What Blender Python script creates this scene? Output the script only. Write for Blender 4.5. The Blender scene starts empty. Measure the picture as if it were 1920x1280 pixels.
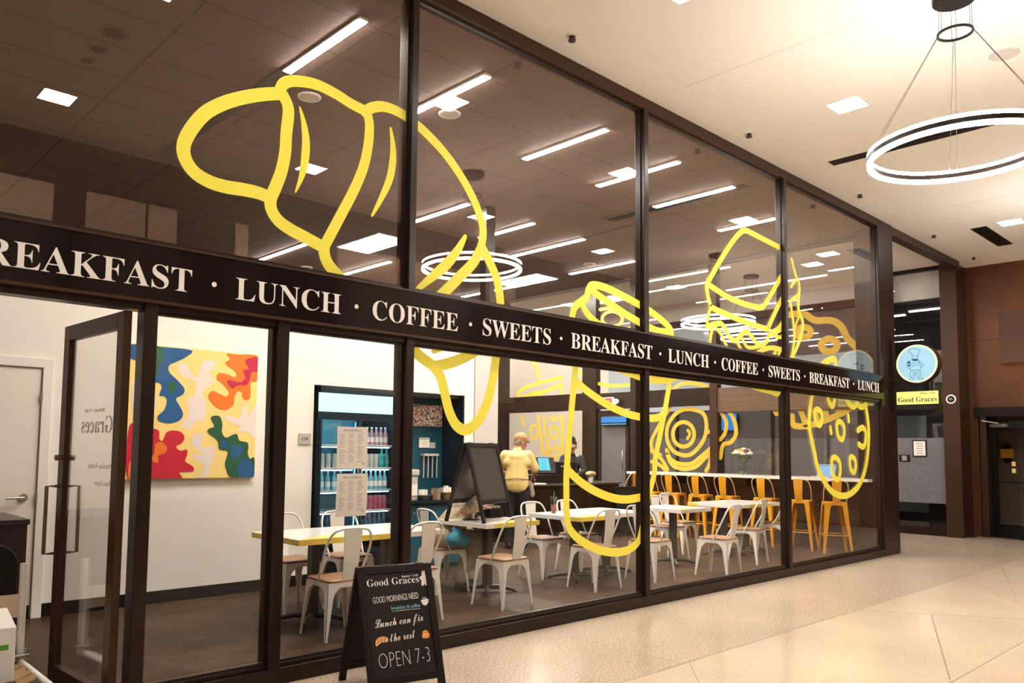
import bpy, bmesh, math, random
from mathutils import Vector, Matrix, Euler
random.seed(7)
SC = bpy.context.scene
COL = SC.collection
PI = math.pi

# ------------------------------------------------------------------ camera
CAM = Vector((0.0, -4.6, 1.48))
FPX, CX, CY = 1489.04, 906.125, 731.652
def _rot(y, p, r):
    Ry = Matrix(((math.cos(y), 0, math.sin(y)), (0, 1, 0), (-math.sin(y), 0, math.cos(y))))
    Rp = Matrix(((1, 0, 0), (0, math.cos(p), -math.sin(p)), (0, math.sin(p), math.cos(p))))
    Rr = Matrix(((math.cos(r), -math.sin(r), 0), (math.sin(r), math.cos(r), 0), (0, 0, 1)))
    return Rr @ Rp @ Ry @ Matrix(((1, 0, 0), (0, 0, -1), (0, 1, 0)))
RM = _rot(-0.7467963, -0.0748470, 0.0115624)
cd = bpy.data.cameras.new('camera')
cd.sensor_width = 36.0
cd.sensor_fit = 'HORIZONTAL'
cd.lens = FPX * 36.0 / 1920.0
cd.shift_x = (960 - CX) / 1920.0
cd.shift_y = (CY - 640) / 1920.0
cd.clip_start = 0.05
cam = bpy.data.objects.new('camera', cd)
COL.objects.link(cam)
m4 = Matrix((RM[0], -RM[1], -RM[2])).transposed().to_4x4()
m4.translation = CAM
cam.matrix_world = m4
SC.camera = cam

# ------------------------------------------------------------------ world and exposure
W = bpy.data.worlds.new('world')
SC.world = W
W.use_nodes = True
bg = W.node_tree.nodes['Background']
bg.inputs[0].default_value = (1.0, 0.85, 0.70, 1)
bg.inputs[1].default_value = 0.4
SC.view_settings.view_transform = 'Standard'
SC.view_settings.look = 'None'
SC.view_settings.gamma = 1.0
SC.view_settings.use_curve_mapping = False
SC.view_settings.exposure = 0.0
cy = SC.cycles
cy.max_bounces = 8
cy.diffuse_bounces = 4
cy.glossy_bounces = 5
cy.transparent_max_bounces = 28
cy.caustics_reflective = False
cy.caustics_refractive = False
cy.sample_clamp_indirect = 25.0

WARM = (1.0, 0.79, 0.58)
NEUT = (1.0, 0.93, 0.85)

# ------------------------------------------------------------------ pixel helpers (points of the photo on planes of the place)
RT = RM.transposed()
def ray(x, y): return RT @ Vector(((x - CX) / FPX, (y - CY) / FPX, 1.0))
def PY(x, y, Y=0.0):
    d = ray(x, y); return CAM + d * ((Y - CAM.y) / d.y)
def PZ(x, y, Z=0.0):
    d = ray(x, y); return CAM + d * ((Z - CAM.z) / d.z)
def PX(x, y, X=0.0):
    d = ray(x, y); return CAM + d * ((X - CAM.x) / d.x)

# ------------------------------------------------------------------ materials
def _new(name):
    m = bpy.data.materials.new(name); m.use_nodes = True
    nt = m.node_tree
    return m, nt, nt.nodes['Principled BSDF']
def mat(name, col, rough=0.5, metal=0.0, spec=0.5, var=0.0, scale=8.0, bump=0.0, bscale=60.0, coat=0.0, stretch=None, col2=None):
    m, nt, p = _new(name)
    p.inputs['Base Color'].default_value = (*col, 1)
    p.inputs['Roughness'].default_value = rough
    p.inputs['Metallic'].default_value = metal
    p.inputs['Specular IOR Level'].default_value = spec
    if coat: p.inputs['Coat Weight'].default_value = coat; p.inputs['Coat Roughness'].default_value = 0.08
    if var or bump or col2:
        tc = nt.nodes.new('ShaderNodeTexCoord')
        src = tc.outputs['Object']
        if stretch:
            mp = nt.nodes.new('ShaderNodeMapping'); mp.inputs['Scale'].default_value = stretch
            nt.links.new(src, mp.inputs[0]); src = mp.outputs[0]
        if var or col2:
            n = nt.nodes.new('ShaderNodeTexNoise'); n.inputs['Scale'].default_value = scale; n.inputs['Detail'].default_value = 6
            nt.links.new(src, n.inputs['Vector'])
            r = nt.nodes.new('ShaderNodeValToRGB')
            a = [max(0, c * (1 - var)) for c in col]; b = list(col2) if col2 else [min(1, c * (1 + var)) for c in col]
            r.color_ramp.elements[0].position = 0.35; r.color_ramp.elements[1].position = 0.65
            r.color_ramp.elements[0].color = (*a, 1); r.color_ramp.elements[1].color = (*b, 1)
            nt.links.new(n.outputs['Fac'], r.inputs[0]); nt.links.new(r.outputs[0], p.inputs['Base Color'])
        if bump:
            n2 = nt.nodes.new('ShaderNodeTexNoise'); n2.inputs['Scale'].default_value = bscale
            nt.links.new(src, n2.inputs['Vector'])
            bn = nt.nodes.new('ShaderNodeBump'); bn.inputs['Strength'].default_value = bump; bn.inputs['Distance'].default_value = 0.01
            nt.links.new(n2.outputs['Fac'], bn.inputs['Height']); nt.links.new(bn.outputs[0], p.inputs['Normal'])
    return m
def emit(name, col, s):
    m, nt, p = _new(name)
    p.inputs['Base Color'].default_value = (*[c * 0.08 for c in col], 1)
    p.inputs['Emission Color'].default_value = (*col, 1)
    p.inputs['Emission Strength'].default_value = s
    return m
def glass(name, tint, f0, gcol=(1, 1, 1)):
    m = bpy.data.materials.new(name); m.use_nodes = True
    nt = m.node_tree; nt.nodes.clear()
    out = nt.nodes.new('ShaderNodeOutputMaterial'); mx = nt.nodes.new('ShaderNodeMixShader')
    tr = nt.nodes.new('ShaderNodeBsdfTransparent'); gl = nt.nodes.new('ShaderNodeBsdfGlossy')
    tr.inputs[0].default_value = (*tint, 1); gl.inputs['Roughness'].default_value = 0.0
    gl.inputs['Color'].default_value = (*gcol, 1)
    lw = nt.nodes.new('ShaderNodeLayerWeight'); lw.inputs['Blend'].default_value = 0.5
    pw = nt.nodes.new('ShaderNodeMath'); pw.operation = 'POWER'; pw.inputs[1].default_value = 4.2
    ml = nt.nodes.new('ShaderNodeMath'); ml.operation = 'MULTIPLY_ADD'; ml.inputs[1].default_value = 1 - f0; ml.inputs[2].default_value = f0
    nt.links.new(lw.outputs['Facing'], pw.inputs[0]); nt.links.new(pw.outputs[0], ml.inputs[0])
    nt.links.new(ml.outputs[0], mx.inputs[0]); nt.links.new(tr.outputs[0], mx.inputs[1]); nt.links.new(gl.outputs[0], mx.inputs[2])
    nt.links.new(mx.outputs[0], out.inputs[0])
    return m
def speckle(name, base, dark, light, rough, scale=90.0):
    m, nt, p = _new(name)
    tc = nt.nodes.new('ShaderNodeTexCoord')
    n = nt.nodes.new('ShaderNodeTexNoise'); n.inputs['Scale'].default_value = scale; n.inputs['Detail'].default_value = 2
    n.inputs['Roughness'].default_value = 0.6
    nt.links.new(tc.outputs['Object'], n.inputs['Vector'])
    r = nt.nodes.new('ShaderNodeValToRGB'); e = r.color_ramp.elements
    e[0].position = 0.33; e[0].color = (*dark, 1); e[1].position = 0.7; e[1].color = (*light, 1)
    k = e.new(0.45); k.color = (*base, 1); k = e.new(0.58); k.color = (*base, 1)
    n3 = nt.nodes.new('ShaderNodeTexNoise'); n3.inputs['Scale'].default_value = 1.3; n3.inputs['Detail'].default_value = 4
    nt.links.new(tc.outputs['Object'], n3.inputs['Vector'])
    mr = nt.nodes.new('ShaderNodeMapRange'); mr.inputs[3].default_value = 0.86; mr.inputs[4].default_value = 1.1
    nt.links.new(n3.outputs['Fac'], mr.inputs[0])
    vm = nt.nodes.new('ShaderNodeVectorMath'); vm.operation = 'SCALE'
    nt.links.new(n.outputs['Fac'], r.inputs[0]); nt.links.new(r.outputs[0], vm.inputs[0]); nt.links.new(mr.outputs[0], vm.inputs['Scale'])
    nt.links.new(vm.outputs[0], p.inputs['Base Color'])
    p.inputs['Roughness'].default_value = rough
    p.inputs['Specular IOR Level'].default_value = 0.5
    return m
def slate(name):
    m, nt, p = _new(name)
    tc = nt.nodes.new('ShaderNodeTexCoord')
    n = nt.nodes.new('ShaderNodeTexNoise'); n.inputs['Scale'].default_value = 2.2; n.inputs['Detail'].default_value = 8; n.inputs['Roughness'].default_value = 0.65
    nt.links.new(tc.outputs['Object'], n.inputs['Vector'])
    r = nt.nodes.new('ShaderNodeValToRGB'); e = r.color_ramp.elements
    e[0].position = 0.3; e[0].color = (0.036, 0.0195, 0.0115, 1); e[1].position = 0.72; e[1].color = (0.092, 0.056, 0.036, 1)
    nt.links.new(n.outputs['Fac'], r.inputs[0])
    # thin pale scratches
    mp = nt.nodes.new('ShaderNodeMapping'); mp.inputs['Scale'].default_value = (2.2, 3.1, 1); mp.inputs['Rotation'].default_value = (0, 0, 0.5)
    nt.links.new(tc.outputs['Object'], mp.inputs[0])
    w = nt.nodes.new('ShaderNodeTexNoise'); w.inputs['Scale'].default_value = 1.6; w.inputs['Detail'].default_value = 3; w.inputs['Distortion'].default_value = 1.5
    nt.links.new(mp.outputs[0], w.inputs['Vector'])
    d = nt.nodes.new('ShaderNodeMath'); d.operation = 'SUBTRACT'; d.inputs[1].default_value = 0.5
    a = nt.nodes.new('ShaderNodeMath'); a.operation = 'ABSOLUTE'
    l = nt.nodes.new('ShaderNodeMath'); l.operation = 'LESS_THAN'; l.inputs[1].default_value = 0.0018
    nt.links.new(w.outputs['Fac'], d.inputs[0]); nt.links.new(d.outputs[0], a.inputs[0]); nt.links.new(a.outputs[0], l.inputs[0])
    br = nt.nodes.new('ShaderNodeTexBrick'); br.inputs['Scale'].default_value = 1.0
    br.inputs['Brick Width'].default_value = 1.2; br.inputs['Row Height'].default_value = 0.6; br.inputs['Mortar Size'].default_value = 0.003
    br.inputs['Color1'].default_value = (1, 1, 1, 1); br.inputs['Color2'].default_value = (0.86, 0.86, 0.86, 1); br.inputs['Mortar'].default_value = (0.5, 0.5, 0.5, 1)
    nt.links.new(tc.outputs['Object'], br.inputs['Vector'])
    mx = nt.nodes.new('ShaderNodeMix'); mx.data_type = 'RGBA'; mx.blend_type = 'MULTIPLY'; mx.inputs[0].default_value = 1
    nt.links.new(r.outputs[0], mx.inputs[6]); nt.links.new(br.outputs['Color'], mx.inputs[7])
    m2 = nt.nodes.new('ShaderNodeMix'); m2.data_type = 'RGBA'; m2.inputs[7].default_value = (0.22, 0.17, 0.13, 1)
    nt.links.new(l.outputs[0], m2.inputs[0]); nt.links.new(mx.outputs[2], m2.inputs[6])
    nt.links.new(m2.outputs[2], p.inputs['Base Color'])
    p.inputs['Roughness'].default_value = 0.4
    p.inputs['Specular IOR Level'].default_value = 0.04
    return m
def tiles(name, c1, line, size, rough=0.9):
    m, nt, p = _new(name)
    tc = nt.nodes.new('ShaderNodeTexCoord')
    br = nt.nodes.new('ShaderNodeTexBrick'); br.offset = 0.0
    br.inputs['Scale'].default_value = 1.0; br.inputs['Brick Width'].default_value = size[0]; br.inputs['Row Height'].default_value = size[1]
    br.inputs['Mortar Size'].default_value = 0.011
    br.inputs['Color1'].default_value = (*c1, 1); br.inputs['Color2'].default_value = (*[c * 0.93 for c in c1], 1); br.inputs['Mortar'].default_value = (*line, 1)
    nt.links.new(tc.outputs['Object'], br.inputs['Vector']); nt.links.new(br.outputs['Color'], p.inputs['Base Color'])
    p.inputs['Roughness'].default_value = rough
    return m
def wood(name, a, b, rough=0.45, scale=(3, 30, 30)):
    return mat(name, a, rough, var=0.0, col2=b, scale=1.4, stretch=scale)
def frosted(name, tint, op):
    m = bpy.data.materials.new(name); m.use_nodes = True
    nt = m.node_tree; p = nt.nodes['Principled BSDF']; out = nt.nodes['Material Output']
    p.inputs['Roughness'].default_value = 0.5
    tc = nt.nodes.new('ShaderNodeTexCoord'); mp = nt.nodes.new('ShaderNodeMapping'); mp.inputs['Scale'].default_value = (9, 40, 16)
    n = nt.nodes.new('ShaderNodeTexNoise'); n.inputs['Scale'].default_value = 2.0; n.inputs['Detail'].default_value = 5
    r = nt.nodes.new('ShaderNodeValToRGB')
    r.color_ramp.elements[0].position = 0.42; r.color_ramp.elements[1].position = 0.6
    r.color_ramp.elements[0].color = (*[c * 0.72 for c in tint], 1); r.color_ramp.elements[1].color = (*tint, 1)
    nt.links.new(tc.outputs['Object'], mp.inputs[0]); nt.links.new(mp.outputs[0], n.inputs['Vector']); nt.links.new(n.outputs['Fac'], r.inputs[0])
    nt.links.new(r.outputs[0], p.inputs['Base Color'])
    tr = nt.nodes.new('ShaderNodeBsdfTransparent'); mx = nt.nodes.new('ShaderNodeMixShader'); mx.inputs[0].default_value = op
    nt.links.new(tr.outputs[0], mx.inputs[1]); nt.links.new(p.outputs[0], mx.inputs[2]); nt.links.new(mx.outputs[0], out.inputs[0])
    return m
def splat_art(name):
    # floral print: small voronoi blooms on cream
    m, nt, p = _new(name)
    tc = nt.nodes.new('ShaderNodeTexCoord')
    v = nt.nodes.new('ShaderNodeTexVoronoi'); v.inputs['Scale'].default_value = 62
    nt.links.new(tc.outputs['Object'], v.inputs['Vector'])
    r = nt.nodes.new('ShaderNodeValToRGB'); r.color_ramp.interpolation = 'CONSTANT'
    cols = [(0.85, 0.72, 0.62), (0.05, 0.06, 0.14), (0.62, 0.16, 0.18), (0.85, 0.74, 0.66), (0.10, 0.12, 0.10), (0.78, 0.42, 0.36), (0.85, 0.75, 0.68), (0.8, 0.55, 0.25), (0.12, 0.10, 0.2)]
    e = r.color_ramp.elements
    e[0].position = 0; e[0].color = (*cols[0], 1); e[1].position = 0.11; e[1].color = (*cols[1], 1)
    for i, c in enumerate(cols[2:], 2):
        k = e.new(i / 9); k.color = (*c, 1)
    s = nt.nodes.new('ShaderNodeSeparateColor'); nt.links.new(v.outputs['Color'], s.inputs[0]); nt.links.new(s.outputs[0], r.inputs[0])
    nt.links.new(r.outputs[0], p.inputs['Base Color']); p.inputs['Roughness'].default_value = 0.7
    return m

M = {}
M['terrazzo'] = speckle('terrazzo', (0.62, 0.49, 0.365), (0.26, 0.18, 0.12), (0.82, 0.70, 0.56), 0.16, 62)
M['terrazzo_fine'] = speckle('terrazzo_fine', (0.72, 0.58, 0.43), (0.56, 0.42, 0.29), (0.80, 0.67, 0.52), 0.10, 80)
M['joint'] = mat('joint', (0.30, 0.21, 0.14), 0.5)
M['slate'] = slate('slate')
M['mall_ceil'] = mat('mall_ceiling_paint', (0.80, 0.74, 0.66), 0.9)
M['cafe_ceil'] = tiles('cafe_ceiling_tile', (0.125, 0.079, 0.063), (0.062, 0.039, 0.031), (1.2, 0.6))
M['white_wall'] = mat('white_wall_paint', (0.80, 0.745, 0.68), 0.75)
M['grey_wall'] = mat('greyish_wall_paint', (0.55, 0.50, 0.46), 0.8)
M['bronze'] = mat('bronze_frame', (0.019, 0.0095, 0.0055), 0.30, spec=0.28, var=0.15, scale=3)
M['bronze2'] = mat('bronze_frame_brown_lit', (0.055, 0.025, 0.013), 0.38, metal=0.3, spec=0.3)  # browner bronze for brown parts; also colours side posts as if lit
M['board'] = mat('fascia_black', (0.010, 0.0055, 0.0045), 0.13, spec=0.14)
M['letter'] = mat('letter_white', (0.86, 0.82, 0.77), 0.6)
M['yellow'] = mat('vinyl_yellow', (0.88, 0.79, 0.085), 0.55, spec=0.3)
M['amber'] = mat('vinyl_amber', (0.52, 0.33, 0.02), 0.55)
M['glass'] = glass('clear_glass', (0.985, 0.985, 0.98), 0.012)
M['glass_up'] = glass('coated_upper_glass', (0.96, 0.945, 0.93), 0.050, (1.0, 0.86, 0.75))
M['glass_in'] = glass('clear_glass_interior', (0.97, 0.97, 0.97), 0.03)
M['dark_wall'] = mat('dark_brown_stone', (0.085, 0.055, 0.038), 0.7, var=0.35, scale=5)
M['beige_panel'] = mat('beige_wall_panel', (0.72, 0.56, 0.42), 0.7, var=0.06, scale=4)
M['copper_wall'] = mat('brown_metal_panel', (0.135, 0.050, 0.021), 0.36, metal=0.5, var=0.12, scale=1.5)
M['copper_dark'] = mat('brown_metal_panel_dark', (0.10, 0.048, 0.026), 0.45, metal=0.4)
M['black'] = mat('black_satin', (0.009, 0.007, 0.006), 0.4, spec=0.25)
M['blackboard'] = mat('chalkboard', (0.013, 0.010, 0.0085), 0.45, spec=0.3, var=0.3, scale=3)
M['blackwood'] = mat('black_stained_wood', (0.012, 0.007, 0.006), 0.42, spec=0.25)
M['chalk'] = mat('chalk_white', (0.82, 0.79, 0.76), 0.9)
M['chalk_blue'] = mat('chalk_blue', (0.30, 0.52, 0.66), 0.9)
M['chalk_orange'] = mat('chalk_orange', (0.80, 0.27, 0.04), 0.9)
M['chalk_tan'] = mat('chalk_tan', (0.86, 0.45, 0.20), 0.9)
M['whitemetal'] = mat('white_powder_coat', (0.83, 0.78, 0.71), 0.32)
M['seatwood'] = wood('seat_wood', (0.20, 0.095, 0.04), (0.36, 0.19, 0.09))
M['orangemetal'] = mat('orange_powder_coat', (0.72, 0.32, 0.014), 0.35)
M['tabletop'] = mat('white_tabletop', (0.82, 0.77, 0.71), 0.16)
M['tableyellow'] = mat('yellow_tabletop_edge', (0.90, 0.66, 0.09), 0.3)
M['darkpost'] = mat('dark_bronze_pedestal', (0.040, 0.026, 0.018), 0.4)
M['counter'] = mat('pale_counter', (0.74, 0.67, 0.60), 0.25)
M['kneewood'] = wood('knee_wall_wood', (0.085, 0.044, 0.020), (0.125, 0.070, 0.034), scale=(2, 2, 26))
M['steel'] = mat('brushed_steel', (0.55, 0.50, 0.45), 0.3, metal=0.9)
M['brass'] = mat('aged_bronze_pull', (0.20, 0.125, 0.06), 0.35, metal=0.7)
M['teal'] = mat('teal_paint', (0.004, 0.075, 0.12), 0.45)
M['navy'] = mat('navy_cabinet', (0.003, 0.013, 0.022), 0.45, spec=0.3)
M['led'] = emit('strip_light', NEUT, 295.0)
M['dl'] = emit('downlight_panel', (1.0, 0.955, 0.905), 116.0)
M['ringled'] = emit('ring_light', (1.0, 0.955, 0.915), 74.0)
M['ringsoft'] = emit('ring_light_dim', (1.0, 0.905, 0.82), 9.0)
M['ledsoft'] = emit('strip_light_dim', (1.0, 0.93, 0.86), 5.0)
M['troffer'] = emit('troffer_panel', (0.97, 0.93, 0.86), 80.0)
M['door_white'] = mat('white_door_paint', (0.78, 0.715, 0.64), 0.5)
M['paper'] = mat('paper', (0.90, 0.86, 0.79), 0.8)
M['ink'] = mat('ink', (0.30, 0.25, 0.21), 0.8)
M['inkyellow'] = mat('ink_yellow', (0.80, 0.62, 0.20), 0.8)
M['frost'] = frosted('etched_glass_band', (0.24, 0.235, 0.235), 0.7)
M['greyglass'] = mat('grey_backpainted', (0.10, 0.092, 0.085), 0.22)
M['skin'] = mat('skin', (0.50, 0.27, 0.17), 0.5, var=0.06, scale=14)
M['skin2'] = mat('skin_tan', (0.42, 0.21, 0.125), 0.5, var=0.06, scale=14)
M['hairdark'] = mat('dark_hair', (0.012, 0.009, 0.008), 0.55, bump=0.4, bscale=120)
M['hairgrey'] = mat('grey_hair', (0.25, 0.20, 0.16), 0.7, bump=0.4, bscale=120)
M['shirt_yellow'] = mat('pale_yellow_cotton', (0.80, 0.58, 0.22), 0.85, var=0.07, scale=6, bump=0.3, bscale=14)
M['cap_tan'] = mat('tan_cap', (0.42, 0.24, 0.10), 0.85, var=0.1, scale=10)
M['blackcloth'] = mat('black_cloth', (0.012, 0.010, 0.010), 0.85)
M['apron'] = mat('grey_apron', (0.34, 0.27, 0.21), 0.85)
M['camo'] = mat('patterned_khaki_shirt', (0.20, 0.15, 0.09), 0.85, col2=(0.50, 0.42, 0.29), scale=14)
M['pants'] = mat('grey_brown_trousers', (0.36, 0.30, 0.24), 0.85, var=0.12, scale=8)
M['sock'] = mat('white_sock', (0.72, 0.66, 0.58), 0.9)
M['blue_bag'] = mat('blue_cloth', (0.05, 0.28, 0.42), 0.7, var=0.2, scale=9)
M['screen_blue'] = emit('screen_cyan', (0.03, 0.45, 0.62), 1.3)
M['screen_blue2'] = emit('screen_blue', (0.02, 0.22, 0.62), 1.2)
M['screen_pale'] = emit('screen_pale', (0.20, 0.55, 0.75), 1.2)

def tag(o, label=None, cat=None, group=None, kind=None):
    if label: o['label'] = label
    if cat: o['category'] = cat
    if group: o['group'] = group
    if kind: o['kind'] = kind
    return o

# ------------------------------------------------------------------ mesh builder
class MB:
    def __init__(s): s.v = []; s.f = []; s.m = []; s.sm = []
    def add(s, vs, fs, mi=0, smooth=False):
        b = len(s.v); s.v += [tuple(x) for x in vs]
        for f in fs: s.f.append(tuple(i + b for i in f)); s.m.append(mi); s.sm.append(smooth)
        return s
    def box(s, x0, x1, y0, y1, z0, z1, mi=0):
        if x0 > x1: x0, x1 = x1, x0
        if y0 > y1: y0, y1 = y1, y0
        if z0 > z1: z0, z1 = z1, z0
        return s.add([(x0, y0, z0), (x1, y0, z0), (x1, y1, z0), (x0, y1, z0), (x0, y0, z1), (x1, y0, z1), (x1, y1, z1), (x0, y1, z1)],
                     [(0, 3, 2, 1), (4, 5, 6, 7), (0, 1, 5, 4), (1, 2, 6, 5), (2, 3, 7, 6), (3, 0, 4, 7)], mi)
    def rbox(s, x0, x1, y0, y1, z0, z1, r=0.02, mi=0, seg=4):
        # box with rounded vertical corners
        pts = []
        for cx, cy_, a0 in ((x1 - r, y1 - r, 0), (x0 + r, y1 - r, 90), (x0 + r, y0 + r, 180), (x1 - r, y0 + r, 270)):
            for i in range(seg + 1):
                a = math.radians(a0 + 90 * i / seg); pts.append((cx + r * math.cos(a), cy_ + r * math.sin(a)))
        return s.prism(pts, z0, z1, mi)
    def prism(s, pts, z0, z1, mi=0, axis='z'):
        n = len(pts)
        def T(p, h): return (p[0], p[1], h) if axis == 'z' else ((p[0], h, p[1]) if axis == 'y' else (h, p[0], p[1]))
        vs = [T(p, z0) for p in pts] + [T(p, z1) for p in pts]
        fs = [tuple(range(n - 1, -1, -1)), tuple(range(n, 2 * n))] + [(i, (i + 1) % n, n + (i + 1) % n, n + i) for i in range(n)]
        return s.add(vs, fs, mi)
    def cyl(s, a, b, r0, r1=None, seg=12, mi=0, caps=True):
        a = Vector(a); b = Vector(b); r1 = r0 if r1 is None else r1
        d = (b - a).normalized(); u = d.orthogonal().normalized(); w = d.cross(u)
        vs = []
        for p, r in ((a, r0), (b, r1)):
            for i in range(seg):
                t = 2 * PI * i / seg; vs.append(p + (u * math.cos(t) + w * math.sin(t)) * r)
        fs = [(i, (i + 1) % seg, seg + (i + 1) % seg, seg + i) for i in range(seg)]
        s.add(vs, fs, mi, True)
        if caps: s.add(vs, [tuple(range(seg - 1, -1, -1)), tuple(range(seg, 2 * seg))], mi)
        return s
    def tube(s, pts, r, seg=8, mi=0, closed=False):
        pts = [Vector(p) for p in pts]; n = len(pts); rs = r if isinstance(r, (list, tuple)) else [r] * n
        vs = []; ref = None
        for i, p in enumerate(pts):
            if closed: d = pts[(i + 1) % n] - pts[i - 1]
            else: d = pts[min(i + 1, n - 1)] - pts[max(i - 1, 0)]
            d.normalize()
            if ref is None: ref = d.orthogonal().normalized()
            u = (ref - d * ref.dot(d))
            if u.length < 1e-6: u = d.orthogonal()
            u.normalize(); ref = u; w = d.cross(u)
            for k in range(seg):
                t = 2 * PI * k / seg; vs.append(p + (u * math.cos(t) + w * math.sin(t)) * rs[i])
        fs = []
        for i in range(n if closed else n - 1):
            j = (i + 1) % n
            for k in range(seg): fs.append((i * seg + k, i * seg + (k + 1) % seg, j * seg + (k + 1) % seg, j * seg + k))
        s.add(vs, fs, mi, True)
        if not closed: s.add(vs, [tuple(range(seg - 1, -1, -1)), tuple(range((n - 1) * seg, n * seg))], mi)
        return s
    def lathe(s, prof, c=(0, 0, 0), seg=20, mi=0):
        vs = []; n = len(prof)
        for r, z in prof:
            for k in range(seg):
                t = 2 * PI * k / seg; vs.append((c[0] + r * math.cos(t), c[1] + r * math.sin(t), c[2] + z))
        fs = [(i * seg + k, i * seg + (k + 1) % seg, (i + 1) * seg + (k + 1) % seg, (i + 1) * seg + k) for i in range(n - 1) for k in range(seg)]
        s.add(vs, fs, mi, True)
        s.add(vs, [tuple(range(seg - 1, -1, -1)), tuple(range((n - 1) * seg, n * seg))], mi)
        return s
    def ball(s, c, r, seg=12, mi=0):
        rx, ry, rz = r if isinstance(r, (tuple, list)) else (r, r, r)
        vs = []; h = seg // 2
        for i in range(h + 1):
            a = PI * i / h
            for k in range(seg):
                t = 2 * PI * k / seg
                vs.append((c[0] + rx * math.sin(a) * math.cos(t), c[1] + ry * math.sin(a) * math.sin(t), c[2] + rz * math.cos(a)))
        fs = [(i * seg + k, (i + 1) * seg + k, (i + 1) * seg + (k + 1) % seg, i * seg + (k + 1) % seg) for i in range(h) for k in range(seg)]
        return s.add(vs, fs, mi, True)
    def loft(s, secs, mi=0, smooth=True, caps=True):
        n = len(secs[0]); vs = [p for q in secs for p in q]
        fs = [(i * n + k, i * n + (k + 1) % n, (i + 1) * n + (k + 1) % n, (i + 1) * n + k) for i in range(len(secs) - 1) for k in range(n)]
        s.add(vs, fs, mi, smooth)
        if caps: s.add(vs, [tuple(range(n - 1, -1, -1)), tuple(range((len(secs) - 1) * n, len(secs) * n))], mi)
        return s
    def xf(s, mtx):
        s.v = [tuple(mtx @ Vector(p)) for p in s.v]; return s
    def build(s, name, mats, parent=None, bevel=0.0):
        me = bpy.data.meshes.new(name); me.from_pydata(s.v, [], s.f)
        for mm in (mats if isinstance(mats, (list, tuple)) else [mats]): me.materials.append(mm)
        for p, mi, sm in zip(me.polygons, s.m, s.sm): p.material_index = mi; p.use_smooth = sm
        bm = bmesh.new(); bm.from_mesh(me); bmesh.ops.recalc_face_normals(bm, faces=bm.faces); bm.to_mesh(me); bm.free()
        me.update()
        o = bpy.data.objects.new(name, me); COL.objects.link(o)
        if parent: o.parent = parent
        if bevel:
            b = o.modifiers.new('bevel', 'BEVEL'); b.width = bevel; b.segments = 2; b.limit_method = 'ANGLE'; b.angle_limit = 0.7
        return o

def empty(name, loc=(0, 0, 0), rz=0.0):
    o = bpy.data.objects.new(name, None); o.empty_display_size = 0.1; COL.objects.link(o)
    o.location = loc; o.rotation_euler = (0, 0, rz); return o
def thing(name, label, cat, loc=(0, 0, 0), rz=0.0, group=None): return tag(empty(name, loc, rz), label, cat, group)
def struct(o): o['kind'] = 'structure'; return o
def dup(root, loc, rz, label, group=None):
    r = root.copy(); COL.objects.link(r); r.location = loc; r.rotation_euler = (0, 0, rz); r['label'] = label
    if group: r['group'] = group
    for ch in list(root.children):
        c = ch.copy(); COL.objects.link(c); c.parent = r
        for g in list(ch.children):
            d = g.copy(); COL.objects.link(d); d.parent = c
    return r
def smooth_pts(pts, n=8, closed=False):
    # Catmull-Rom
    P = [Vector(p) for p in pts]; L = len(P); out = []
    if L < 3: return P
    rng = range(L) if closed else range(L - 1)
    for i in rng:
        if closed: a, b, c, d = P[i - 1], P[i], P[(i + 1) % L], P[(i + 2) % L]
        else: a, b, c, d = P[max(i - 1, 0)], P[i], P[i + 1], P[min(i + 2, L - 1)]
        for k in range(n):
            t = k / n
            out.append(0.5 * ((2 * b) + (c - a) * t + (2 * a - 5 * b + 4 * c - d) * t * t + (3 * b - a - 3 * c + d) * t ** 3))
    if not closed: out.append(P[-1])
    return out
def ribbon(mb, pts2, width, put, mi=0, closed=False, n=8, depth=0.0015, off=0.0, sharp=False):
    # flat band along 2D centreline; put(u, v, h) -> 3D
    p = [Vector(q) for q in pts2] if sharp else smooth_pts([Vector((q[0], q[1])) for q in pts2], n, closed)
    N = len(p); Lf = []; Rt = []
    for i in range(N):
        if closed: d = p[(i + 1) % N] - p[i - 1]
        else: d = p[min(i + 1, N - 1)] - p[max(i - 1, 0)]
        d.normalize(); nn = Vector((-d.y, d.x))
        w = width if not isinstance(width, (list, tuple)) else (width[0] + (width[1] - width[0]) * math.sin(PI * i / (N - 1)))
        Lf.append(p[i] + nn * w / 2); Rt.append(p[i] - nn * w / 2)
    vs = []
    for h in (off, off + depth):
        vs += [put(q.x, q.y, h) for q in Lf] + [put(q.x, q.y, h) for q in Rt]
    fs = []
    for i in range(N if closed else N - 1):
        j = (i + 1) % N
        a, b, c, d = i, j, N + j, N + i
        fs += [(a, b, c, d), (2 * N + a, 2 * N + d, 2 * N + c, 2 * N + b), (a, 2 * N + a, 2 * N + b, b), (d, c, 2 * N + c, 2 * N + d)]
    if not closed:
        fs += [(0, N, 3 * N, 2 * N), (N - 1, 3 * N - 1, 4 * N - 1, 2 * N - 1)]
        # round ends
        for idx in (0, N - 1):
            w = (Lf[idx] - Rt[idx]).length / 2
            if w > 0.008:
                c = p[idx]; k = 18
                cv = [put(c.x + w * math.cos(2 * PI * t / k), c.y + w * math.sin(2 * PI * t / k), h) for h in (off + depth * 0.2, off + depth * 0.8) for t in range(k)]
                mb.add(cv, [tuple(range(k)), tuple(range(k, 2 * k))] + [(t, (t + 1) % k, k + (t + 1) % k, k + t) for t in range(k)], mi)
    mb.add(vs, fs, mi)

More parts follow.
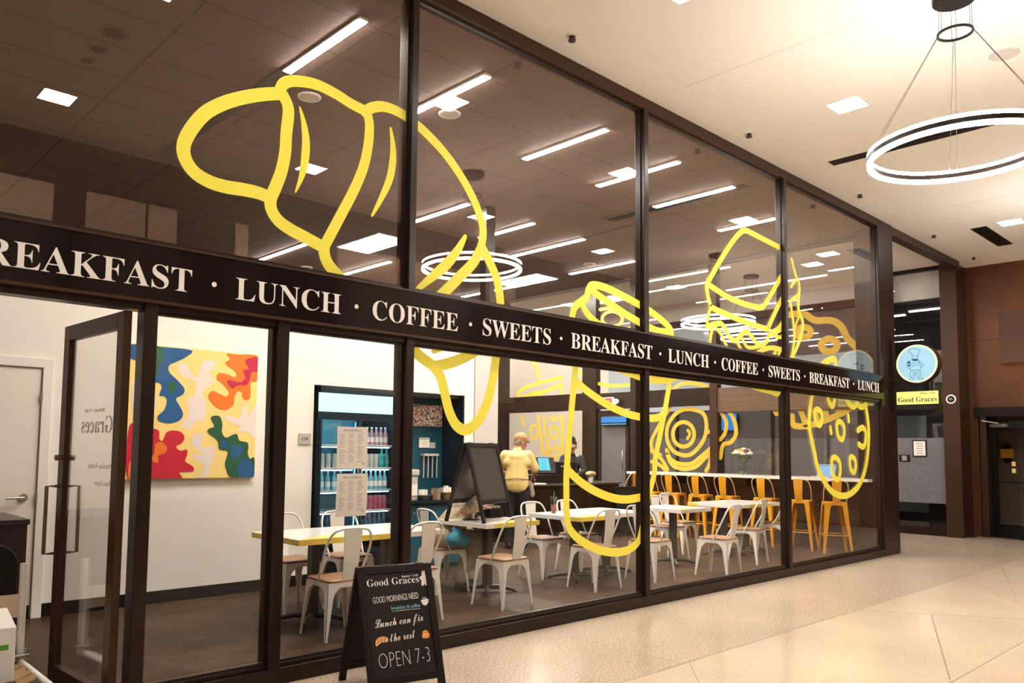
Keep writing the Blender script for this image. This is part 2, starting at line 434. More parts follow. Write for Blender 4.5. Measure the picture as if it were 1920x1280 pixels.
# ------------------------------------------------------------------ lettering
def bold(t):
    return ''.join(chr(0x1D400 + ord(c) - 65) if 'A' <= c <= 'Z' else chr(0x1D41A + ord(c) - 97) if 'a' <= c <= 'z' else c for c in t)
def script(t):
    return ''.join(chr(0x1D4D0 + ord(c) - 65) if 'A' <= c <= 'Z' else chr(0x1D4EA + ord(c) - 97) if 'a' <= c <= 'z' else c for c in t)
def text_mesh(name, t, mm, put, box, parent, depth=0.002, thin=0.0, shear=0.0, h0=0.0):
    """letters fitted to box=(u0,u1,v0,v1); put(u,v,h) -> 3D"""
    cu = bpy.data.curves.new(name, 'FONT'); cu.body = t; cu.resolution_u = 3; cu.offset = thin; cu.shear = shear; cu.extrude = 0.5
    o = bpy.data.objects.new(name, cu); COL.objects.link(o)
    bpy.context.view_layer.update()
    me = bpy.data.meshes.new_from_object(o.evaluated_get(bpy.context.evaluated_depsgraph_get()))
    bpy.data.objects.remove(o); bpy.data.curves.remove(cu)
    xs = [v.co.x for v in me.vertices]; ys = [v.co.y for v in me.vertices]
    x0, x1, y0, y1 = min(xs), max(xs), min(ys), max(ys)
    u0, u1, v0, v1 = box
    for v in me.vertices:
        u = u0 + (v.co.x - x0) / (x1 - x0) * (u1 - u0); w = v0 + (v.co.y - y0) / (y1 - y0) * (v1 - v0)
        v.co = put(u, w, h0 + (depth if v.co.z > 0 else 0.0))
    me.materials.clear(); me.materials.append(mm)
    for p in me.polygons: p.material_index = 0
    me.name = name
    bm = bmesh.new(); bm.from_mesh(me); bmesh.ops.recalc_face_normals(bm, faces=bm.faces); bm.to_mesh(me); bm.free()
    ob = bpy.data.objects.new(name, me); COL.objects.link(ob)
    if parent: ob.parent = parent
    return ob
#@@PART2
# ================================================================== SETTING
ZC, ZI, XS, XP = 5.03, 4.90, 12.70, 16.25      # mall ceiling, cafe ceiling, side glazing plane, passage wall plane
def sbox(name, mm, *b, bevel=0.0): return struct(MB().box(*b).build(name, mm, bevel=bevel))

# floors
fl = MB()
fl.box(-7, 17.0, -1.38, 0.02, -0.1, 0.0, 0)
fl.box(12.85, 16.4, 0.02, 13.2, -0.1, 0.0, 0)
fl.box(-7, 17.0, -5.3, -1.38, -0.1, 0.0, 1)
def jl(a, b, w=0.007):
    a = Vector((*a, 0)); b = Vector((*b, 0)); d = (b - a).normalized(); n = Vector((-d.y, d.x, 0)) * w / 2
    fl.add([a - n, b - n, b + n, a + n, *[q + Vector((0, 0, 0.0006)) for q in (a - n, b - n, b + n, a + n)]], [(4, 5, 6, 7), (0, 1, 5, 4), (1, 2, 6, 5), (2, 3, 7, 6), (3, 0, 4, 7)], 2)
jl((-7, -1.38), (17, -1.38), 0.012); jl((-7, -2.79), (17, -2.79), 0.010)
for k in range(-3, 5): jl((4.93 + 2.95 * k, 0), (4.93 + 2.95 * k, -1.38), 0.004)
jl((7.85, -1.38), (9.0, -3.1)); jl((8.21, -1.92), (5.95, -2.76), 0.010); jl((10.7, -1.38), (8.85, -2.85)); jl((9.6, -2.27), (12.6, -1.38)); jl((5.0, -1.38), (3.3, -2.79)); jl((13.6, -1.38), (11.7, -2.79))
struct(fl.build('floor', [M['terrazzo'], M['terrazzo_fine'], M['joint']]))
sbox('floor', M['slate'], -2.6, 12.85, 0.02, 9.6, -0.1, 0.001)

# ceilings
c = MB(); c.box(-7, 17.0, -5.3, 0.2, ZC, ZC + 0.08); c.box(12.7, 19.5, 0.2, 13.2, ZC, ZC + 0.08)
for x in (6.51, 12.45): c.box(x - 0.003, x + 0.003, -5.2, -0.4, ZC - 0.001, ZC, 1)
struct(c.build('ceiling', [M['mall_ceil'], M['grey_wall']]))
sbox('ceiling', M['cafe_ceil'], -2.6, 12.7, 0.12, 9.6, ZI, ZI + 0.06)

# mall walls
sbox('wall_opposite', M['dark_wall'], -7, 17.0, -5.45, -5.2, 0, ZC)
for i, (a, b, z0) in enumerate(((-3.2, -1.0, 2.3), (-0.4, 0.5, 2.3), (0.55, 2.42, 2.3), (2.77, 3.45, 2.3), (3.48, 3.84, 2.3), (4.62, 4.80, 2.3), (6.2, 8.6, 2.3), (9.3, 9.9, 2.3))):
    tag(MB().box(a, b, -5.2, -5.16, z0, 4.46).build('wall_panel', M['beige_panel'], bevel=0.004), 'beige panel mounted high on the dark wall facing the cafe front', 'wall panel', 'beige panels on the wall facing the cafe')
rw = MB().box(16.8, 17.0, -0.02, 0.16, 0, ZC).box(16.8, 17.0, -5.3, -0.02, 2.37, ZC).box(16.8, 17.0, -5.3, -1.35, 0, 2.37)
for z in (3.62,): rw.box(16.796, 16.8, -5.2, 0.1, z - 0.004, z + 0.004, 1)
struct(rw.build('wall_right', [M['copper_wall'], M['black']]))
tag(MB().box(16.62, 16.67, -2.4, -0.45, 3.15, 4.10).build('floating_panel', M['copper_dark'], bevel=0.004), 'square brown metal panel standing off the right wall, glowing behind its edge', 'wall panel')
tag(MB().box(16.70, 16.79, -2.33, -0.52, 3.22, 4.03).build('panel_backlight', emit('backlight', (1.0, 0.62, 0.34), 6.0)), 'warm glow strip behind the square brown metal panel', 'light')
# right doorway recess beyond the copper wall
sbox('wall_recess', mat('brown_corridor_wall', (0.17, 0.115, 0.075), 0.6), 18.6, 18.7, -5.3, 0.6, 0, 2.5)
sbox('floor', mat('brown_carpet', (0.10, 0.066, 0.045), 0.95, var=0.2, scale=30), 17.0, 18.7, -5.3, 0.6, -0.1, 0.0)
sbox('wall_recess', M['copper_dark'], 17.0, 18.7, 0.14, 0.3, 0, 2.5)
sbox('ceiling', M['grey_wall'], 17.0, 18.7, -5.3, 0.3, 2.5, 2.56)
sbox('baseboard_recess', M['black'], 18.57, 18.6, -5.3, 0.14, 0, 0.11)
sbox('trim_1', M['bronze'], 16.72, 16.84, -5.2, 0.02, 2.20, 2.37)
sbox('trim_2', M['bronze2'], 16.74, 16.84, -0.16, -0.06, 0, 2.20)

# passage post and beam
sbox('trim_3', M['bronze2'], 16.12, 16.30, 0.08, 0.36, 0, ZC, bevel=0.006)
sbox('trim_4', M['bronze'], 16.30, 16.82, 0.11, 0.30, 0, ZC)
sbox('trim_5', M['bronze2'], 12.85, 16.14, 0.02, 0.16, 4.90, ZC)
# corner column of the cafe
sbox('trim_6', M['bronze'], 12.30, 12.88, 0.0, 0.36, 0, ZC, bevel=0.008)

# storefront members
sbox('trim_7', M['bronze2'], -2.6, 12.32, 0.0, 0.12, 4.915, ZC, bevel=0.004)
base = MB().box(1.66, 12.30, 0.0, 0.13, 0.0, 0.10); base.box(1.66, 12.30, 0.03, 0.10, 0.10, 0.125)
struct(base.build('trim_8', M['bronze'], bevel=0.004))
def mullion(n, x0, x1, z0, z1, d=0.24): return sbox('trim_%d' % n, M['bronze'], x0, x1, 0.0, d, z0, z1, bevel=0.004)
mullion(9, 2.462, 2.545, 0.10, 2.30, 0.14)
mullion(10, 3.495, 3.565, 0.10, 2.30, 0.16); mullion(10, 3.500, 3.560, 2.62, 4.93, 0.16)
mullion(11, 6.415, 6.485, 0.10, 4.93, 0.12)
mullion(12, 9.345, 9.415, 0.10, 4.93, 0.12)
mullion(13, 1.625, 1.70, 0.0, 2.30, 0.12)
sbox('trim_14', M['bronze'], -2.6, 12.3, 0.02, 0.12, 2.255, 2.30)
sbox('trim_15', M['bronze'], 0.28, 0.36, 0.0, 0.12, 0.0, 2.26)
sbox('trim_16', M['bronze'], -2.6, 12.3, 0.03, 0.12, 2.60, 2.66)
wn = [0]
def window(x0, x1, z0, z1, gm=M['glass'], fr=M['bronze']):
    wn[0] += 1
    e = struct(empty('window_%d' % wn[0], ((x0 + x1) / 2, 0.06, z0)))
    w, h = (x1 - x0) / 2, z1 - z0
    MB().box(-w, w, -0.005, 0.005, 0, h).build('pane', gm, e)
    t = 0.016
    f = MB().box(-w, w, -0.018, 0.018, 0, t).box(-w, w, -0.018, 0.018, h - t, h).box(-w, -w + t, -0.018, 0.018, t, h - t).box(w - t, w, -0.018, 0.018, t, h - t)
    f.build('window_frame', fr, e)
    return e
for a_, b_ in ((-2.6, 3.50), (3.56, 6.415), (6.485, 9.345), (9.415, 12.30)): window(a_, b_, 2.66, 4.915, M['glass_up'])
window(1.70, 2.462, 0.125, 2.255); window(2.545, 3.495, 0.125, 2.255); window(3.565, 6.415, 0.125, 2.255); window(6.485, 9.345, 0.125, 2.255); window(9.415, 12.30, 0.125, 2.255)

# cafe back wall with recess, teal niche
sbox('wall_back', M['white_wall'], -2.6, 4.58, 3.1, 3.2, 0, 3.05); sbox('wall_back', M['white_wall'], 4.58, 6.80, 3.1, 3.2, 2.18, 3.05)
sbox('wall_back', M['white_wall'], 6.80, 6.96, 3.1, 3.9, 0, 3.05); sbox('wall_back', M['white_wall'], -2.6, 6.80, 3.2, 3.9, 2.95, 3.05)
sbox('wall_niche', M['teal'], 4.50, 6.80, 3.82, 3.9, 0, 2.2); sbox('wall_niche', M['teal'], 4.50, 4.58, 3.2, 3.82, 0, 2.2); sbox('wall_niche', M['navy'], 4.5, 6.8, 3.2, 3.9, 2.14, 2.2); sbox('wall_niche', M['navy'], 6.78, 6.80, 3.1, 3.82, 0, 2.18); sbox('wall_niche', M['teal'], 5.74, 6.78, 3.52, 3.82, 0, 2.14)
sbox('baseboard_back', M['black'], -2.6, 4.58, 3.085, 3.1, 0, 0.115)
sbox('wall_left', M['white_wall'], -2.7, -2.6, 0.12, 9.6, 0, ZI)
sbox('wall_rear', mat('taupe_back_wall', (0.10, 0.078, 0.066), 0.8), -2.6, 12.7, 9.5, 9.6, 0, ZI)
sbox('wall_partition', M['grey_wall'], 7.00, 7.42, 3.12, 3.2, 1.57, 3.4)
sbox('trim_17', M['bronze'], 7.43, 7.60, 3.4, 3.52, 0, ZI)
sbox('wall_kitchen', M['white_wall'], 7.0, 9.6, 8.0, 8.1, 0, 3.6)

# side glazing (plane x = XS), seen through the cafe
def yx(px, py=850): return PX(px, py, XS).y
ys = dict(c0=0.36, p1a=yx(1349), p1b=yx(1335), p2a=yx(1211), p2b=yx(1186), p3a=yx(1121), p3b=yx(1106), w0=yx(1095), w1=yx(950), e=yx(936))
def spost(n, y0, y1, mm, z1=ZI): return sbox('trim_%d' % n, mm, XS - 0.07, XS + 0.08, y0, y1, 0, z1)
spost(18, ys['p1a'], ys['p1b'], M['bronze2']); spost(19, ys['p2a'], ys['p2b'], M['bronze']); spost(20, ys['p3a'], ys['p3b'], M['bronze']); spost(21, ys['w1'], ys['e'], M['bronze'])
sbox('trim_22', M['bronze'], XS - 0.06, XS + 0.08, ys['p3b'], ys['w0'], 0, ZI)
sbox('trim_23', M['bronze2'], XS - 0.12, XS + 0.12, 0.36, 9.5, ZI - 0.02, ZC + 0.02)
sbox('trim_24', M['kneewood'], XS - 0.05, XS + 0.07, 0.36, ys['p1b'], 2.20, 2.63)
sbox('trim_25', M['bronze'], XS - 0.05, XS + 0.07, ys['p1b'], ys['p3a'], 2.33, 2.65)
sbox('trim_26', M['bronze'], XS - 0.05, XS + 0.07, ys['p3b'], 9.5, 2.32, 2.67)
sbox('wall_knee', M['kneewood'], XS - 0.03, XS + 0.06, 0.36, ys['p2a'], 0.38, 1.06)
sbox('wall_knee', M['slate'], XS - 0.05, XS + 0.06, 0.36, ys['p2a'], 0.0, 0.38)  # slate here stands in for the floor reflected in a glossy base
sbox('wall_knee', M['black'], XS - 0.04, XS + 0.06, ys['p3b'], 9.5, 0.0, 1.06)
def swin(y0, y1, z0, z1, gm=M['glass_in']):
    wn[0] += 1
    e = struct(empty('window_%d' % wn[0], (XS, (y0 + y1) / 2, z0)))
    MB().box(-0.004, 0.004, -(y1 - y0) / 2, (y1 - y0) / 2, 0, z1 - z0).build('pane', gm, e)
    return e
swin(0.36, ys['p1a'], 1.06, 2.20); swin(ys['p1b'], ys['p2a'], 1.06, 2.33); swin(ys['p2b'], ys['p3a'], 0.1, 2.33); swin(ys['w0'], ys['w1'], 1.06, 2.32)
swin(0.36, ys['p1a'], 2.63, 4.88); swin(ys['p1b'], ys['p2a'], 2.65, 4.88); swin(ys['p2b'], ys['p3a'], 2.65, 4.88); swin(ys['w0'], ys['w1'], 2.67, 4.88)
# grey glazed door leaf in the third bay
dr = struct(empty('door_3', (XS, 0, 0)))
y0, y1 = yx(1180), yx(1123)
MB().box(-0.03, 0.03, y0, y0 + 0.07, 0.02, 2.3).box(-0.03, 0.03, y1 - 0.07, y1, 0.02, 2.3).box(-0.03, 0.03, y0 + 0.07, y1 - 0.07, 2.2, 2.3).box(-0.03, 0.03, y0 + 0.07, y1 - 0.07, 0.02, 0.25).build('door_frame', M['bronze'], dr)
MB().box(-0.01, 0.01, y0 + 0.07, y1 - 0.07, 0.25, 2.2).build('door_glass', M['greyglass'], dr)
MB().tube([(-0.03, y0 + 0.1, 1.15), (-0.09, y0 + 0.1, 1.15), (-0.09, y0 + 0.1, 1.5), (-0.03, y0 + 0.1, 1.5)], 0.01).build('handle', M['steel'], dr)
for px0, px1, py0, py1 in ((1117, 1121, 833, 848),): pass

# corridor beyond the side glazing
pgb = mat('pale_grey_blue_paint', (0.46, 0.52, 0.56), 0.7)
sbox('wall_passage', pgb, XP, XP + 0.1, 1.35, 8.2, 2.45, 3.55); sbox('wall_passage', pgb, XP, XP + 0.1, 5.2, 8.2, 3.55, 4.45)
sbox('wall_passage', mat('dark_taupe_glazing', (0.10, 0.068, 0.056), 0.5), XP, XP + 0.1, 1.35, 5.2, 3.55, 4.45)
sbox('wall_passage', M['mall_ceil'], XP, XP + 0.1, 1.35, 13.2, 4.60, ZC); sbox('trim_27', M['bronze2'], XP - 0.06, XP + 0.1, 1.35, 13.2, 4.45, 4.60)
sbox('wall_passage', mat('cream_wall', (0.80, 0.72, 0.60), 0.8), XP, XP + 0.1, 8.2, 13.2, 0.0, 4.45)
sbox('wall_passage', M['bronze'], XP, XP + 0.1, 1.35, 7.4, 0.0, 0.35); sbox('trim_28', M['bronze'], XP - 0.03, XP + 0.1, 7.4, 8.2, 0.0, 2.45)
for i in range(5):  # glowing bars imitate the neighbouring ceiling's lights showing in the glass
    tag(MB().box(XP - 0.03, XP, 1.6 + 0.55 * i, 2.9 + 0.62 * i, 3.72 + 0.13 * i, 3.735 + 0.13 * i).build('imitated_light_line', M['ledsoft']), 'thin pale bar imitating ceiling lights in the dark glazing across the passage', 'light', 'light lines across the passage')
wn[0] += 1
e = struct(empty('window_%d' % wn[0], (XP + 0.05, 4.4, 0.35)))
MB().box(-0.01, 0.01, -3.05, 3.0, 0, 2.1).build('pane', M['greyglass'], e)
MB().box(-0.018, -0.012, -3.05, 3.0, 0.24, 1.45).build('etched_band', M['frost'], e)
mf = MB()
for k in range(6): mf.box(-0.05, 0.03, -3.05 + 1.2 * k - 0.03, -3.05 + 1.2 * k + 0.03, 0, 2.1)
mf.build('window_frame', M['bronze'], e)
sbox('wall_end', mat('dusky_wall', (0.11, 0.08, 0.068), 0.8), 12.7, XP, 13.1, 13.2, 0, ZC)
# glass partition at the mouth of the passage
wn[0] += 1
e = struct(empty('window_%d' % wn[0], (XP, 0.0, 0.0)))
MB().box(-0.006, 0.006, 0.28, 1.35, 0.14, 2.34).build('pane', M['glass_in'], e)
MB().box(-0.012, -0.007, 0.30, 1.30, 0.59, 1.80).build('etched_band', M['frost'], e)
MB().box(-0.05, 0.05, 0.28, 1.35, 2.34, 2.41).box(-0.05, 0.05, 0.28, 1.35, 0.0, 0.14).box(-0.05, 0.05, 1.30, 1.38, 0, ZC).box(-0.05, 0.05, 0.28, 1.35, 4.96, ZC).build('window_frame', M['bronze'], e)
MB().box(-0.006, 0.006, 0.28, 1.30, 2.41, 4.96).build('upper_pane', M['glass_in'], e)
# room behind that partition
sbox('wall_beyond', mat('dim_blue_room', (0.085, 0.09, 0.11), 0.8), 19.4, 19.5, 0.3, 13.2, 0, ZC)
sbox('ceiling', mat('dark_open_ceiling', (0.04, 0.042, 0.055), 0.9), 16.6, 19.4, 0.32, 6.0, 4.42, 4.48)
sbox('wall_soffit', M['white_wall'], 16.5, 17.0, 0.32, 13.1, 4.48, ZC)
sbox('wall_beyond', M['white_wall'], 17.6, 17.7, 0.32, 1.05, 2.75, 3.6)
sbox('wall_beyond', mat('olive_paint', (0.12, 0.115, 0.01), 0.7), 17.58, 17.6, 0.32, 0.95, 2.3, 2.95)
sbox('floor', M['grey_wall'], 16.4, 19.5, 0.3, 13.2, -0.1, 0.0)
sbox('wall_beyond', M['black'], 16.9, 17.0, 0.30, 0.90, 0.0, 2.30)
sbox('wall_beyond', mat('pale_blue_reflection', (0.42, 0.55, 0.62), 0.7), 17.9, 18.0, 0.8, 3.0, 0.3, 2.30)  # panel imitates a pale blue tower reflected in the partition glass
for i, (py, y0, y1, z) in enumerate(((0, 0.7, 1.3, 4.39), (0, 1.5, 2.1, 4.39), (0, 2.4, 3.0, 4.39))):
    tag(MB().box(17.3 + 0.35 * i, 17.36 + 0.35 * i, y0, y1, z, z + 0.03).build('strip_light', M['ledsoft']), 'small white strip light in the dark room past the passage', 'ceiling light', 'strip lights in the dark room past the passage')

# open glass door
dr = struct(empty('door_1', (1.575, 0.05, 0.0), 0.055))
dl = MB(); T = 0.045
dl.box(-T, 0, 0.0, 0.095, 0.01, 2.245).box(-T, 0, 0.86, 0.955, 0.01, 2.245).box(-T, 0, 0.095, 0.86, 2.15, 2.245).box(-T, 0, 0.095, 0.86, 0.01, 0.115)
dl.build('door_frame', M['bronze2'], dr, bevel=0.003)
MB().box(-0.028, -0.018, 0.095, 0.86, 0.115, 2.15).build('door_glass', M['glass'], dr)
h = MB()
for s in (-1, 1):
    x0 = -T if s < 0 else 0.0; x1 = x0 + s * 0.075
    h.tube([(x0, 0.905, 0.80), (x1, 0.905, 0.80), (x1, 0.905, 1.22), (x0, 0.905, 1.22)], 0.0115, 8)
h.build('door_handle', M['brass'], dr)
MB().cyl((-T - 0.035, 0.905, 1.40), (0.035, 0.905, 1.40), 0.018, seg=10).build('lock', M['brass'], dr)
def dput(u, v, hh): return (-0.0175 + hh, u, v)
for t, b in (('Graces', (0.17, 0.66, 1.555, 1.655)), ('Bakery • Café', (0.30, 0.62, 1.675, 1.705))):
    # reads from the mall when the door is closed, so it is mirrored from here
    text_mesh('lettering', bold(t), M['ink'], dput, b, dr, 0.001)
text_mesh('lettering', 'Monday-Friday', M['ink'], dput, (0.16, 0.52, 1.335, 1.375), dr, 0.001)
text_mesh('lettering', '7am-3pm', M['ink'], dput, (0.16, 0.40, 1.235, 1.275), dr, 0.001)

# white interior door
dr = struct(empty('door_2', (1.40, 3.1, 0)))
MB().box(-0.46, 0.46, -0.012, 0.0, 0.01, 2.14).build('door_leaf', M['door_white'], dr)
MB().box(-0.55, -0.47, -0.03, 0.0, 0, 2.23).box(0.47, 0.55, -0.03, 0.0, 0, 2.23).box(-0.47, 0.47, -0.03, 0.0, 2.15, 2.23).build('door_frame', M['white_wall'], dr, bevel=0.003)
MB().box(0.459, 0.467, -0.016, 0, 0.01, 2.15).box(-0.46, 0.46, -0.016, 0.0, 2.14, 2.148).build('door_gap', M['ink'], dr)
MB().cyl((0.37, -0.012, 1.03), (0.37, -0.024, 1.03), 0.034, seg=18).cyl((0.37, -0.02, 1.03), (0.37, -0.06, 1.03), 0.012).tube([(0.37, -0.055, 1.03), (0.34, -0.06, 1.03), (0.23, -0.06, 1.025)], 0.010).build('door_handle', M['steel'], dr)
MB().box(0.46, 0.475, -0.034, -0.012, 0.98, 1.06).box(0.46, 0.475, -0.034, -0.012, 1.85, 1.93).build('hinge', M['steel'], dr)

# right-hand open dark door with closer
dr = struct(empty('door_4', (16.78, -0.20, 0.0), math.radians(-22)))
MB().box(0, 0.05, -0.10, 0, 0.02, 2.10).box(0, 0.05, -0.86, -0.77, 0.02, 2.10).box(0, 0.05, -0.77, -0.10, 1.98, 2.10).box(0, 0.05, -0.77, -0.10, 0.02, 0.22).build('door_frame', M['black'], dr, bevel=0.003)
MB().box(0.02, 0.03, -0.77, -0.10, 0.22, 1.98).build('door_glass', M['glass_in'], dr)
MB().tube([(-0.07, -0.10, 1.02), (-0.07, -0.80, 1.02)], 0.014).tube([(0, -0.12, 1.02), (-0.07, -0.12, 1.02)], 0.012).tube([(0, -0.8, 1.02), (-0.07, -0.8, 1.02)], 0.012).build('push_bar', M['black'], dr)
MB().box(-0.06, 0, -0.36, -0.05, 2.0, 2.06).tube([(-0.03, -0.2, 2.07), (-0.16, 0.02, 2.12)], 0.012).build('door_closer', M['steel'], dr)
MB().box(-0.003, 0.0, -0.47, -0.40, 1.30, 1.38).box(-0.003, 0.0, -0.47, -0.40, 1.18, 1.26).build('door_notice', mat('gold_marks', (0.75, 0.55, 0.2), 0.6), dr)
# ================================================================== SIGN BAND AND GLASS DRAWINGS
fs = thing('fascia_sign', 'long black sign band across the cafe front with white capital lettering', 'sign', (0, 0, 2.305))
MB().box(-2.6, 12.30, -0.03, 0.04, 0.006, 0.325).build('sign_board', M['board'], fs)
MB().box(-2.6, 12.30, -0.036, 0.03, 0.322, 0.335).box(-2.6, 12.30, -0.036, 0.03, -0.012, 0.006).build('edge_trim', M['bronze2'], fs)
for x in (3.53, 6.45, 9.38): MB().box(x - 0.0015, x + 0.0015, -0.0306, -0.03, 0.006, 0.322).build('board_seam', M['black'], fs)
def fput(u, v, h): return (u, -0.0305 - h, v)
per = 4.61
for k in range(-1, 3):
    for t, a, b in (('BREAKFAST', 0.665, 1.875), ('LUNCH', 2.151, 2.905), ('COFFEE', 3.165, 3.955), ('SWEETS', 4.215, 5.010)):
        x0, x1 = a + per * k, b + per * k
        if x0 < -2.5 or x1 > 12.25: continue
        text_mesh('lettering', bold(t), M['letter'], fput, (x0, x1, 0.076, 0.216), fs, 0.003, thin=-0.006)
    for d in (2.012, 3.03, 4.085, 5.143):
        x = d + per * k
        if -2.5 < x < 12.2:
            MB().cyl((x, -0.0305, 0.149), (x, -0.0335, 0.149), 0.0155, seg=16).build('bullet_dot', M['letter'], fs)

# yellow line drawings on the glass of the cafe front
YD = 0.0510
def decal(name, label, strokes, mm, plane='y', base=YD, group=None):
    mb = MB(); pts = []
    for st in strokes:
        px, w = st[0], st[1]; closed = len(st) > 2 and st[2]
        if plane == 'y': q = [PY(x, y, base) for x, y in px]; q = [(p.x, p.z) for p in q]
        else: q = [PX(x, y, base) for x, y in px]; q = [(p.y, p.z) for p in q]
        pts += q
        k = strokes.index(st) * 0.0003
        if plane == 'y': put = lambda u, v, h, k=k: (u, base + h + k * 0.8, v)
        else: put = lambda u, v, h, k=k: (base - h - k, u, v)
        ribbon(mb, q, w, put, 0, closed)
    cu = sum(p[0] for p in pts) / len(pts); cv = min(p[1] for p in pts)
    org = Vector((cu, base, cv)) if plane == 'y' else Vector((base, cu, cv))
    mb.v = [tuple(Vector(p) - org) for p in mb.v]
    o = mb.build(name, mm); o.location = org
    return tag(o, label, 'window decal', group)
A = 0.076
def q3(off, sc, pts): return [(off[0] + x / sc, off[1] + y / sc) for x, y in pts]
croissant = [
    ([(527, 175), (492, 177), (455, 183), (418, 194), (385, 212), (360, 240), (345, 270), (347, 296), (364, 322), (392, 340), (424, 350), (455, 355), (483, 361), (508, 371)], 0.085),
    ([(531, 178), (541, 205), (537, 250), (535, 285), (528, 320), (517, 350), (508, 372), (509, 392), (522, 413), (545, 430), (575, 446), (606, 463)], 0.085),
    ([(524, 172), (531, 158), (545, 152), (570, 153), (598, 160), (630, 176), (660, 195), (688, 209)], 0.078),
    ([(688, 209), (693, 235), (690, 275), (681, 315), (664, 356), (640, 402), (608, 462)], 0.078),
    ([(684, 210), (700, 201), (722, 200), (748, 210), (772, 226), (800, 250), (830, 282), (856, 317), (880, 357), (897, 395), (906, 430), (903, 462)], 0.078),
    ([(608, 461), (609, 478), (618, 498), (640, 522), (668, 548), (700, 577), (735, 612), (762, 641), (785, 665), (812, 686), (826, 705), (833, 732), (843, 772), (858, 799), (879, 804), (905, 776), (922, 724), (932, 655), (939, 590), (934, 532), (919, 492), (903, 462)], 0.088),
    ([(903, 464), (888, 492), (862, 519), (836, 545), (808, 572), (780, 598)], 0.088),
    ([(812, 687), (838, 682), (866, 672), (890, 659), (904, 650)], 0.085),
    ([(562, 199), (570, 230), (574, 265), (572, 300), (566, 330), (554, 361)], (0.008, 0.062)),
    ([(733, 240), (737, 270), (737, 300), (731, 335), (716, 370), (698, 404)], (0.018, 0.062)),
    ([(873, 443), (858, 470), (838, 495), (812, 518), (783, 542)], (0.035, 0.085)),
    ([(814, 657), (828, 652), (840, 645)], 0.05),
]
decal('croissant_decal', 'big yellow line drawing of a croissant on the glass nearest the door', croissant, M['yellow'])
C6 = lambda *p: q3((1040, 500), 5.818, p); D3 = lambda *p: q3((940, 620), 4.267, p); D4 = lambda *p: q3((1040, 860), 4.923, p); D5 = lambda *p: q3((1200, 700), 5.82, p)
cup = [
    (C6((190, 640), (190, 560), (220, 440), (290, 380), (350, 330), (370, 250), (420, 200), (560, 230), (750, 320), (900, 400), (1050, 490), (1180, 590), (1270, 690), (1278, 800)) + [(1262, 660), (1266, 690), (1264, 707)], 0.076),
    (C6((420, 270), (560, 370), (750, 500), (900, 590), (1050, 670), (1150, 705), (1250, 710)), 0.076),
    (C6((300, 400), (350, 500), (450, 600), (580, 690), (640, 720)) + [(1175, 640), (1210, 655)], 0.072),
    ([(1079, 655)] + D3((600, 230), (580, 450), (562, 640), (540, 900), (522, 1150)) + D4((110, 300), (112, 500), (130, 620), (190, 710), (300, 790), (430, 845), (560, 862), (680, 840), (770, 765), (805, 650), (835, 500), (875, 320), (920, 140)) + D5((165, 950), (210, 720), (270, 420), (320, 130)), 0.078),
    (C6((560, 1050), (750, 1130), (880, 1180), (990, 1220), (1100, 1232), (1240, 1230), (1330, 1200)) + [(1271, 700)], 0.076),
    (D3((605, 410), (700, 490), (850, 590), (1000, 660), (1150, 695)) + [(1232, 783), (1246, 776)], 0.074),
    (D4((130, 110), (250, 220), (400, 310), (560, 365), (700, 372), (850, 340)), 0.078),
]
decal('coffee_cup_decal', 'big yellow line drawing of a takeaway coffee cup across the middle glass', cup, M['yellow'])
S7 = lambda *p: q3((1300, 420), 4.268, p)
F7 = lambda *p: q3((1440, 640), 5.82, p)
B = 0.07
sandwich = [
    (S7((120, 460), (200, 320), (300, 160), (370, 75), (415, 50), (470, 72), (560, 120), (650, 165), (742, 212)), B),
    (S7((120, 455), (108, 490), (115, 560), (135, 640), (155, 670), (300, 735), (450, 795), (590, 838), (610, 810), (650, 720), (745, 525)), B),
    (S7((125, 485), (200, 535), (270, 580), (400, 635), (500, 662), (545, 665), (580, 635), (660, 500), (745, 345)), B),
    (S7((110, 820), (180, 797), (230, 800), (270, 860), (300, 915), (345, 930), (390, 880), (430, 862), (470, 900), (510, 955), (550, 968), (590, 935), (612, 885), (690, 825), (745, 720)), 0.062),
    (S7((135, 680), (112, 790), (150, 840), (140, 900), (135, 985), (170, 975), (210, 990)), 0.05),
    (S7((170, 820), (215, 870), (250, 940), (290, 1010)), 0.045), (S7((350, 940), (390, 1010), (430, 1060)), 0.05), (S7((390, 905), (430, 980), (500, 985), (560, 965)), 0.045),
    (S7((640, 880), (690, 905), (745, 880)), 0.05), (S7((745, 790), (700, 850), (660, 865)), 0.04),
    (S7((490, 1050), (560, 1005), (640, 990), (755, 1015)), 0.06), (S7((665, 1010), (640, 1070)), 0.05), (S7((700, 1010), (670, 1080)), 0.05),
    (S7((790, 280), (820, 400), (850, 480), (845, 560), (785, 610)), 0.05), (S7((780, 620), (800, 760), (812, 900), (800, 1000), (785, 1085)), 0.05),
    (S7((785, 500), (820, 450)), 0.045), (S7((850, 560), (845, 680), (880, 790), (865, 900), (800, 1060)), 0.06), (S7((850, 740), (815, 830)), 0.04),
    ([(1380, 711), (1400, 719), (1425, 728), (1447, 734), (1459, 738), (1466, 724), (1476, 706)], 0.066),
]
decal('sandwich_decal', 'yellow line drawing of a stacked sandwich on the glass across two panes', sandwich, M['yellow'])
K1 = lambda *p: q3((1420, 700), 5.817, p); K2 = lambda *p: q3((1440, 840), 5.82, p)
def chip(cx, cy, w, h): return [(cx - w, cy - h * .7), (cx - w * .3, cy - h), (cx + w * .8, cy - h * .6), (cx + w, cy + h * .3), (cx + w * .4, cy + h), (cx - w * .7, cy + h * .5)]
